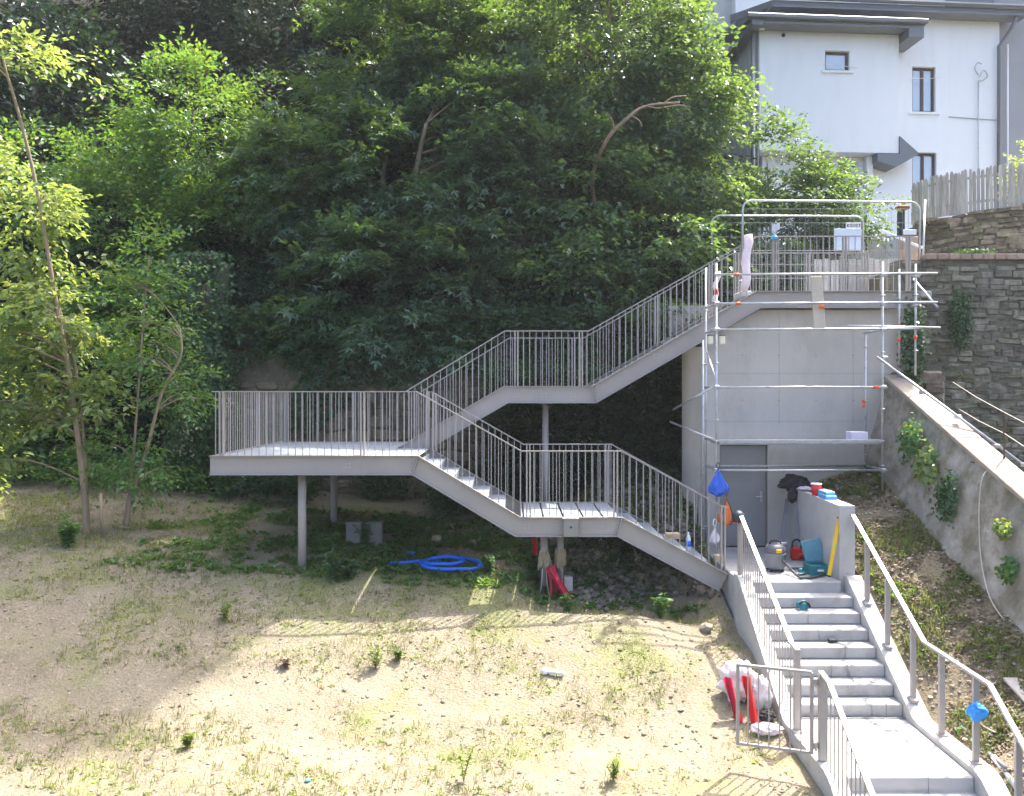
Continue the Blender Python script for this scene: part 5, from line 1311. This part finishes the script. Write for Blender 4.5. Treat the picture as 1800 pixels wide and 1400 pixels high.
# deep wood behind
BG = [(-22, 27, 9, 'leftmost'), (-17, 28.5, 10, ''), (-12.5, 30, 11, ''), (-8, 29, 10, ''), (-3.5, 30, 11, ''), (1.2, 29, 10, ''), (4.4, 37, 12, ''), (-19, 24, 5, ''), (-14.5, 25.5, 6.5, ''), (-5.5, 26, 5.5, ''), (-.5, 26.0, 6.5, ''), (3.4, 25.5, 4.5, '')]
BL = ['dark tree on the slope beyond the left edge', 'dark tree high on the slope left of the bright bush', 'dark tree rising behind the bright left bush', 'dark tree showing between the bright bush and the maple', 'dark tree directly behind the maple crown', 'dark tree in the gap between maple and elm', 'dark far tree by the upper corner of the house', 'low dark tree by the left edge of the slope', 'low dark tree behind the left thicket', 'low dark tree under the maple crown at the back', 'low dark tree behind the gap of maple and elm', 'low dark tree behind the elm beside the house']
for i, (x, y, z, _) in enumerate(BG):
    s = .75 if i > 6 else 1
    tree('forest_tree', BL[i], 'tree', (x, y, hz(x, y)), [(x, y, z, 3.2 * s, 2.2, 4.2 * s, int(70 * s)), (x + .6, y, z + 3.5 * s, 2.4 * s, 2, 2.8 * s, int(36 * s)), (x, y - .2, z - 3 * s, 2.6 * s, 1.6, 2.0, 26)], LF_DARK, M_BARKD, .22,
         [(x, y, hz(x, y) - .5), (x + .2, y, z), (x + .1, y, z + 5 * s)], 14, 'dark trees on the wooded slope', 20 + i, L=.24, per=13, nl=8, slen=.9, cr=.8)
HT = [(-13, 37), (-6.5, 38), (0, 38.5), (6.5, 39), (13, 38.5), (-20, 36), (20, 39)]
HL = ['tall hilltop tree high behind the bright left bush', 'tall hilltop tree high behind the left half of the maple', 'tall hilltop tree high behind the gap between maple and elm', 'tall hilltop tree high behind the back of the white house wing', 'tall hilltop tree high behind the grey neighbouring building', 'tall hilltop tree high behind the slim sunlit tree', 'tall hilltop tree high behind the picket fence and hedge']
for i, (x, y) in enumerate(HT):
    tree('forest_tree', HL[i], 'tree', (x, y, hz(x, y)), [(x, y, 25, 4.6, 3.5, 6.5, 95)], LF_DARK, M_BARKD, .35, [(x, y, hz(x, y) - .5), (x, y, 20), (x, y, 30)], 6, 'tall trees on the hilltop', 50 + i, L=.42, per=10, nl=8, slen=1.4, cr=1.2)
# undergrowth covering the slope
def scatter_stuff(name, pts_fn, n, leaf, L, per, seed, nl=6, slen=.3, up=.5, **kw):
    rng = np.random.default_rng(seed); O = pts_fn(rng, n)
    D = rng.normal(0, .6, (len(O), 3)); D[:, 2] = up + rng.uniform(0, .5, len(O)); D[:, 1] -= .3
    V, T = sprays(O, D, nl, slen, L, 1, rng, .5, .3, **kw)
    o = np_obj(name, V, T, leaf); o['kind'] = 'stuff'; return o
def hill_pts(rng, n):
    x = rng.uniform(-20, 5, n); y = 19.9 + 9.5 * rng.random(n) ** 1.2
    return np.stack([x, y, [hz(a, b) + .15 + .5 * rng.random() for a, b in zip(x, y)]], 1)
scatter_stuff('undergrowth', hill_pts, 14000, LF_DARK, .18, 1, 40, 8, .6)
def left_pts(rng, n):
    x = rng.uniform(-14, -6.2, n); y = 18.2 + 1.8 * rng.random(n) ** .7
    return np.stack([x, y, [gz(a, b) + .05 + .35 * rng.random() for a, b in zip(x, y)]], 1)
scatter_stuff('undergrowth', left_pts, 1800, LF_MID, .11, 1, 41, 7, .35)
def under_pts(rng, n):
    x = rng.uniform(-.6, 3.3, n); y = rng.uniform(18.5, 19.6, n)
    return np.stack([x, y, -2.4 + 2.9 * rng.random(n) ** .8], 1)
def top_pts(rng, n):
    x = rng.uniform(-7.4, 3.6, n); return np.stack([x, rng.uniform(19.25, 20.1, n), 1.05 + .75 * rng.random(n)], 1)
scatter_stuff('undergrowth', top_pts, 2600, LF_MAPLE, .15, 1, 44, 8, .45, .3)
def side_pts(rng, n):
    return np.stack([rng.uniform(2.7, 4.2, n), rng.uniform(18.4, 19.5, n), -2.6 + 4.4 * rng.random(n)], 1)
scatter_stuff('undergrowth', side_pts, 2600, LF_MAPLE, .12, 1, 45, 8, .4, .1)
scatter_stuff('undergrowth', under_pts, 3600, LF_MAPLE, .11, 1, 42, 8, .4, .1)
def foot_pts(rng, n):
    x = rng.uniform(-6.4, .4, n); y = 18.3 + rng.random(n) * 1.2
    k = np.array([mn.noise(Vector((a * .7, b, 3))) + .25 * (1 if a < -4.4 or a > -1.8 else -1) for a, b in zip(x, y)]) > -.05
    x, y = x[k], y[k]
    return np.stack([x, y, [gz(a, b) + .6 * rng.random() for a, b in zip(x, y)]], 1)
scatter_stuff('undergrowth', foot_pts, 2600, LF_MAPLE, .10, 1, 43, 7, .3)

# ivy
def ivy(name, label, pts, nrmv, L, leaf, base, seed, group=None):
    rng = np.random.default_rng(seed); n = len(pts)
    N = nrm(np.array(nrmv) + rng.normal(0, .45, (n, 3))); D = rng.normal(0, .7, (n, 3)); D[:, 2] -= .9
    V, T = leaves(pts, D, N, L * rng.uniform(.6, 1.3, n), .85, 1, .1, .1)
    t = thing(name, label, 'ivy', base, group)
    o = np_obj('foliage', V, T, leaf, t); o['kind'] = 'stuff'
    return t
rng = np.random.default_rng(60)
d = rand_dirs(9000, rng); d[:, 1] = -np.abs(d[:, 1]) * 1.0; r = rng.uniform(.75, 1.08, (9000, 1))
q = np.array([mn.noise(Vector((a[0] * 3, a[2] * 3, 1))) for a in d])[:, None]
pts = np.array([[-7.0, 19.2, -.5]]) + d * (r + .22 * q) * np.array([[.85, .7, 2.05]])
ivy('ivy_mass', 'dense dark green ivy column at the left end of the old wall', pts, d * np.array([[1, 1, .6]]), .085, LF_IVY, (-7, 19.0, -2.5), 61)
rng = np.random.default_rng(63); nn_ = 2200; zz = rng.uniform(.8, 3.15, nn_); xx = rng.normal(-7.0, .3, nn_); kk = (zz < 1.7) | (zz > 2.55) | (xx < -7.05) | (xx > -6.8)
ivy('wall_ivy', 'ivy round the tall stone stub at the left end of the old wall', np.stack([xx, 19.12 - .1 * rng.random(nn_), zz], 1)[kk], [[0, -1, .4]], .10, LF_IVY, (-7, 19.2, .8), 64)
rng = np.random.default_rng(62); n = 16000; x = rng.uniform(-6.3, 3.2, n); z = rng.uniform(-2.9, 1.35, n)
den = np.array([mn.noise(Vector((a * .55, b * .8, 4))) + .4 * mn.noise(Vector((a * 2, b * 2, 8))) for a, b in zip(x, z)]) + .5 * (z - .2) + np.where(x > -.4, .6, 0) + np.where(z < -2.3, .2, 0)
k = den > .02; x, z = x[k], z[k]
ivy('wall_ivy', 'patches of dark ivy hanging over the old wall behind the landing', np.stack([x, 19.48 - .12 * rng.random(len(x)), z], 1), [[0, -1, .3]], .09, LF_IVY, (-2, 19.5, -2.8), 62)
# growth on the right walls
def patch(px, py, Y, rx, rz, n, seed, off=0):
    rng = np.random.default_rng(seed); c = W(px, py, Y); d = rng.normal(0, .5, (n, 3)); 
    return np.array([list(c)]) + d * np.array([[rx, .10, rz]]), d
for i, (px, py, Y, rx, rz, n_, leaf, L, lab) in enumerate(((1605, 610, 15.95, .2, .75, 1700, LF_IVY, .07, 'tall strip of ivy between the tower and the stone wall'), (1632, 770, 14.6, .22, .3, 520, LF_MID, .07, 'leafy creeper on the upper part of the sloping wall'),
        (1652, 815, 14.0, .15, .25, 300, LF_LIGHT, .12, 'bright large leaved plant hanging on the sloping wall'), (1672, 870, 13.3, .18, .32, 520, LF_IVY, .065, 'dark creeper under the bright leaves on the sloping wall'),
        (1742, 930, 11.8, .09, .12, 160, LF_LIGHT, .08, 'small bright tuft growing from a crack in the sloping wall'), (1740, 1000, 11.6, .08, .16, 160, LF_MID, .07, 'small green tuft low on the sloping wall near the rope'),
        (1690, 560, 16.65, .22, .5, 1500, LF_IVY, .05, 'round ivy patch on the dark stone retaining wall'), (1720, 440, 16.7, .4, .04, 150, LF_IVY, .05, 'thin moss line on the brick coping'), (1455, 860, 16.0, .2, .08, 200, LF_MID, .08, 'weeds growing at the foot of the tower behind the low wall'), (1500, 875, 15.6, .14, .08, 200, LF_MID, .08, 'weeds beside the right scaffold foot'))):
    P_, d_ = patch(px, py, Y, rx, rz, n_, 70 + i)
    if 'sloping' in lab:
        P_[:, 1] += (P_[:, 0] - W(px, py, Y).x) * 1.6; P_[:, 0] = 6.84 + .10 * (P_[:, 2] - rw_top(Y)) - np.abs(d_[:, 1]) * .10
    ivy('creeper', lab, P_, d_ + np.array([[-.3, -1, .5]]), L, leaf, tuple(W(px, py + 5, Y)), 90 + i, 'creepers on the right hand walls')

# weeds, grass and stones of the yard
def yard_pts(rng, n, x0, x1, y0, y1, thr, dens):
    x = rng.uniform(x0, x1, n); y = rng.uniform(y0, y1, n)
    v = np.array([mn.noise(Vector((a * .8, b * 1.1, 20))) + .5 * mn.noise(Vector((a * 2.6, b * 2.6, 21))) + dens(a, b) for a, b in zip(x, y)]) + rng.normal(0, .16, n)
    k = v > thr; x, y = x[k], y[k]
    return np.stack([x, y, [gz(a, b) for a, b in zip(x, y)]], 1)
def rosettes(name, pts, leaf, L, nl, seed, up=.5):
    rng = np.random.default_rng(seed); m = len(pts); P = np.repeat(pts, nl, 0) + rng.normal(0, .02, (m * nl, 3)) * [1, 1, .3]
    a = rng.uniform(0, 6.28, m * nl); D = np.stack([np.cos(a), np.sin(a), rng.uniform(.1, up * 2, m * nl)], 1)
    N = np.stack([-np.cos(a) * .5, -np.sin(a) * .5, np.ones(m * nl)], 1)
    sz = np.repeat(rng.uniform(.5, 1.5, m), nl)
    V, T = leaves(P, D, N, L * sz * rng.uniform(.6, 1.2, m * nl), .45, 1, .15, .2)
    o = np_obj(name, V, T, leaf); o['kind'] = 'stuff'; return o
rng = np.random.default_rng(80)
dn = lambda a, b: (.34 * sm(b, 12.6, 14.2) if a < 3.2 else 0) - .02 + (.1 if b < 9 else 0) + (-.35 if a > 2.0 and b < 13 else 0)
rosettes('weeds', yard_pts(rng, 16000, -14, 3.4, 6.0, 18.4, .16, dn), LF_WEED, .042, 6, 81)
rosettes('weeds', yard_pts(rng, 5000, -7, 3.4, 14.0, 18.2, .02, lambda a, b: .22 if -4.8 < a < 3.2 else -.1), LF_MID, .10, 8, 82, .9)
P = yard_pts(rng, 20000, -14, 3.4, 6.0, 18.0, .06, dn)
blades0 = yard_pts(rng, 40000, -14, 3.4, 6.0, 18.0, -.16, dn)
def blades(name, P, leaf, nb, h, seed):
    rng = np.random.default_rng(seed); m = len(P); Q = np.repeat(P, nb, 0); n = len(Q); Q = Q + rng.normal(0, .03, (n, 3)) * [1, 1, 0]
    a = rng.uniform(0, 6.28, n); D = np.stack([np.cos(a) * .45, np.sin(a) * .45, np.ones(n)], 1); N = np.stack([np.cos(a), np.sin(a), np.zeros(n)], 1)
    V, T = leaves(Q, D, N, h * rng.uniform(.4, 1.4, n), .09, 1, 0, .0); o = np_obj(name, V, T, leaf); o['kind'] = 'stuff'; return o
blades('grass', P, LF_GRASS, 7, .085, 83)
blades('grass', blades0, LF_GRASS, 3, .045, 93)
# dead leaves and litter under the trees
def flat_leaves(name, P, leaf, L, seed):
    rng = np.random.default_rng(seed); n = len(P); a = rng.uniform(0, 6.28, n); D = np.stack([np.cos(a), np.sin(a), rng.normal(0, .2, n)], 1)
    N = rng.normal(0, .25, (n, 3)) + [0, 0, 1]; Q = P.copy(); Q[:, 2] += .015
    V, T = leaves(Q, D, N, L * rng.uniform(.5, 1.4, n), .5); o = np_obj(name, V, T, leaf); o['kind'] = 'stuff'; return o
flat_leaves('leaf_litter', yard_pts(rng, 9000, -14, 3.4, 8.0, 18.6, -.2, lambda a, b: -.2 + .3 * sm(b, 11, 15)), LF_DRY, .05, 84)
def rock_mesh(m, P, r0, r1, seed, sq=.6):
    rr = random.Random(seed)
    for p in P:
        r = r0 + (r1 - r0) * rr.random() ** 4
        m.rock((p[0], p[1], p[2] + r * .15), r, rr, (1, rr.uniform(.6, 1), sq))
    return m
x = rng.uniform(-11, 3.4, 9000); y = 6.5 + 10 * rng.random(9000) ** 1.1
P = np.stack([x, y, [gz(a, b) for a, b in zip(x, y)]], 1)
o = rock_mesh(MB(), P, .006, .026, 85).build('pebbles', M_PEB); o['kind'] = 'stuff'
x = rng.uniform(-10, 3.3, 2600); y = 6.5 + 8 * rng.random(2600)
o = rock_mesh(MB(), np.stack([x, y, [gz(a, b) - .004 for a, b in zip(x, y)]], 1), .012, .05, 97, .45).build('earth_clods', M_YARD); o['kind'] = 'stuff'
# rubble bank under the stair
n = 3200; x = rng.uniform(.55, 3.4, n); y = rng.uniform(13.9, 17.8, n)
k = (y > 14.3 + .35 * np.sin(x * 3)) ; x, y = x[k], y[k]
o = rock_mesh(MB(), np.stack([x, y, [gz(a, b) + .02 for a, b in zip(x, y)]], 1), .025, .12, 86, .75).build('rubble', M_ROCK); o['kind'] = 'stuff'
# right bank: gravel, weeds, litter
n = 5200; x = rng.uniform(5.42, 6.7, n); y = 6 + 10 * rng.random(n)
P = np.stack([x, y, [bank_z(a, b) for a, b in zip(x, y)]], 1)
o = rock_mesh(MB(), P, .010, .042, 87).build('bank_gravel', M_PEB); o['kind'] = 'stuff'
def bank_pts(rng, n, thr):
    x = rng.uniform(5.42, 6.65, n); y = rng.uniform(6.5, 16, n)
    k = np.array([mn.noise(Vector((a * 1.6, b * 1.2, 30))) + .5 * mn.noise(Vector((a * 4, b * 4, 31))) for a, b in zip(x, y)]) > thr
    x, y = x[k], y[k]; return np.stack([x, y, [bank_z(a, b) for a, b in zip(x, y)]], 1)
rosettes('weeds', bank_pts(rng, 4200, -.08), LF_BANK, .045, 7, 88, .7)
rosettes('weeds', bank_pts(rng, 500, .1), LF_MID, .08, 6, 98, .7)
flat_leaves('leaf_litter', bank_pts(rng, 14000, -.4), LF_DRY, .05, 89)
blades('grass', bank_pts(rng, 3500, .0), LF_GRASS, 6, .10, 92)
def rub_pts(rng, n):
    x = rng.uniform(.2, 3.4, n); y = rng.uniform(14.6, 18.2, n)
    k = np.array([mn.noise(Vector((a * 1.3, b * 1.3, 40))) for a, b in zip(x, y)]) > -.05; x, y = x[k], y[k]
    return np.stack([x, y, [gz(a, b) + .05 for a, b in zip(x, y)]], 1)
rosettes('weeds', rub_pts(np.random.default_rng(94), 1500), LF_BROAD, .09, 7, 95, .8)
# single weeds one can pick out
def weed(px, py, Y0, h, label, leaf=LF_MID, nst=6, L=.10, seed=0, gfn=gz):
    Y = Y0; x = (px - 905) / F * Y; b = Vector((x, Y, gfn(x, Y)))
    rng = np.random.default_rng(seed + 200); t = thing('weed_plant', label, 'plant', b, 'weeds standing on the yard')
    m = MB(); O = []; D = []
    for k in range(nst):
        a = rng.uniform(0, 6.28); l = h * rng.uniform(.6, 1.1); sp = rng.uniform(.1, .5) * l
        tip = b + Vector((math.cos(a) * sp, math.sin(a) * sp, l)); P_ = curve([b, b.lerp(tip, .5) + Vector((0, 0, .08 * l)), tip], 5)
        m.tube(P_, .004, 4)
        for p in P_[2:]:
            for _ in range(2): O.append(list(p)); aa = rng.uniform(0, 6.28); D.append([math.cos(aa), math.sin(aa), rng.uniform(-.1, .5)])
    m.build('stem', leaf, t)
    O = np.array(O); D = np.array(D); V, T = leaves(O, D, rng.normal(0, .4, O.shape) + [0, 0, 1], L * rng.uniform(.6, 1.3, len(O)), .5)
    np_obj('leaves', V, T, leaf, t)
for i, (px, Y0, h, lab, lf, ns, L) in enumerate((
    (590, 13.9, .55, 'big leafy weed just right of the front column foot', LF_BROAD, 12, .13), (572, 14.9, .5, 'tall weed behind the front column foot', LF_MID, 8, .11), (700, 16.2, .6, 'tall weed left of the blue hose', LF_MID, 9, .11),
    (612, 14.0, .3, 'low dark weed in the shade below the landing', LF_BROAD, 9, .12), (640, 15.9, .4, 'weed growing before the two grey concrete blocks', LF_MID, 7, .1), (120, 14.6, .5, 'lush green weed clump at the foot of the slim trees', LF_MID, 16, .13),
    (395, 12.8, .35, 'feathery weed at the shade edge left of centre', LF_WEED, 8, .06),
    (330, 10.2, .2, 'bright yellow green weed on the sunlit left gravel', LF_WEED, 14, .05), (660, 12.0, .35, 'thin weed standing at the edge of the sun in mid yard', LF_WEED, 7, .06), (815, 9.8, .5, 'thin upright weed on the bright gravel in the foreground', LF_WEED, 4, .06),
    (1078, 9.8, .34, 'bushy green weed in the foreground between the upright weed and the gate', LF_WEED, 9, .05), (1000, 13.6, .3, 'weed before the red strap', LF_MID, 9, .09), (860, 14.6, .35, 'dark weed right of the blue hose', LF_BROAD, 10, .1),
    (1160, 13.5, .35, 'weed under the lowest steel flight', LF_MID, 9, .09), (500, 11.9, .16, 'small brown leaved seedling on the sun line', LF_DRY, 3, .08), (700, 12.2, .22, 'low weed right of the thin mid yard weed', LF_LIGHT, 8, .06),)):
    weed(px, 0, Y0, h * (.8 if Y0 < 13 else 1), lab, lf, ns, L, i)

# twigs of the bent branch
m = MB()
for pts in ([(2.9, 18.9, 6.34), (3.2, 18.85, 6.28), (3.6, 18.8, 6.33), (3.9, 18.8, 6.28)], [(2.6, 18.9, 6.12), (2.75, 18.85, 6.0), (2.8, 18.8, 5.85)], [(3.3, 18.9, 6.4), (3.5, 18.85, 6.52), (3.8, 18.85, 6.55)], [(2.2, 18.98, 5.85), (2.15, 18.9, 6.05), (2.0, 18.85, 6.2)]):
    m.tube(curve(pts, 4), [.018 * (1 - .8 * i / 12) for i in range(len(curve(pts, 4)))], 5)
et = bpy.data.objects['elm_tree']
o = m.build('twigs', M_BARK, et, True); o['kind'] = 'stuff'

# ------------------------------------------------------------------ thin haze volume added to lift the dark shade
hm = bpy.data.materials.new('air_haze'); hm.use_nodes = True
hn = hm.node_tree; hn.nodes.remove(hn.nodes['Principled BSDF'])
pv = hn.nodes.new('ShaderNodeVolumePrincipled'); pv.inputs['Color'].default_value = (0.93, 0.96, 1.0, 1); pv.inputs['Density'].default_value = 0.0005
pv.inputs['Anisotropy'].default_value = 0.3
hn.links.new(pv.outputs[0], hn.nodes['Material Output'].inputs['Volume'])
tag(MB().box(-50, 50, -2, 72, -9, 46).build('haze', hm), kind='stuff')
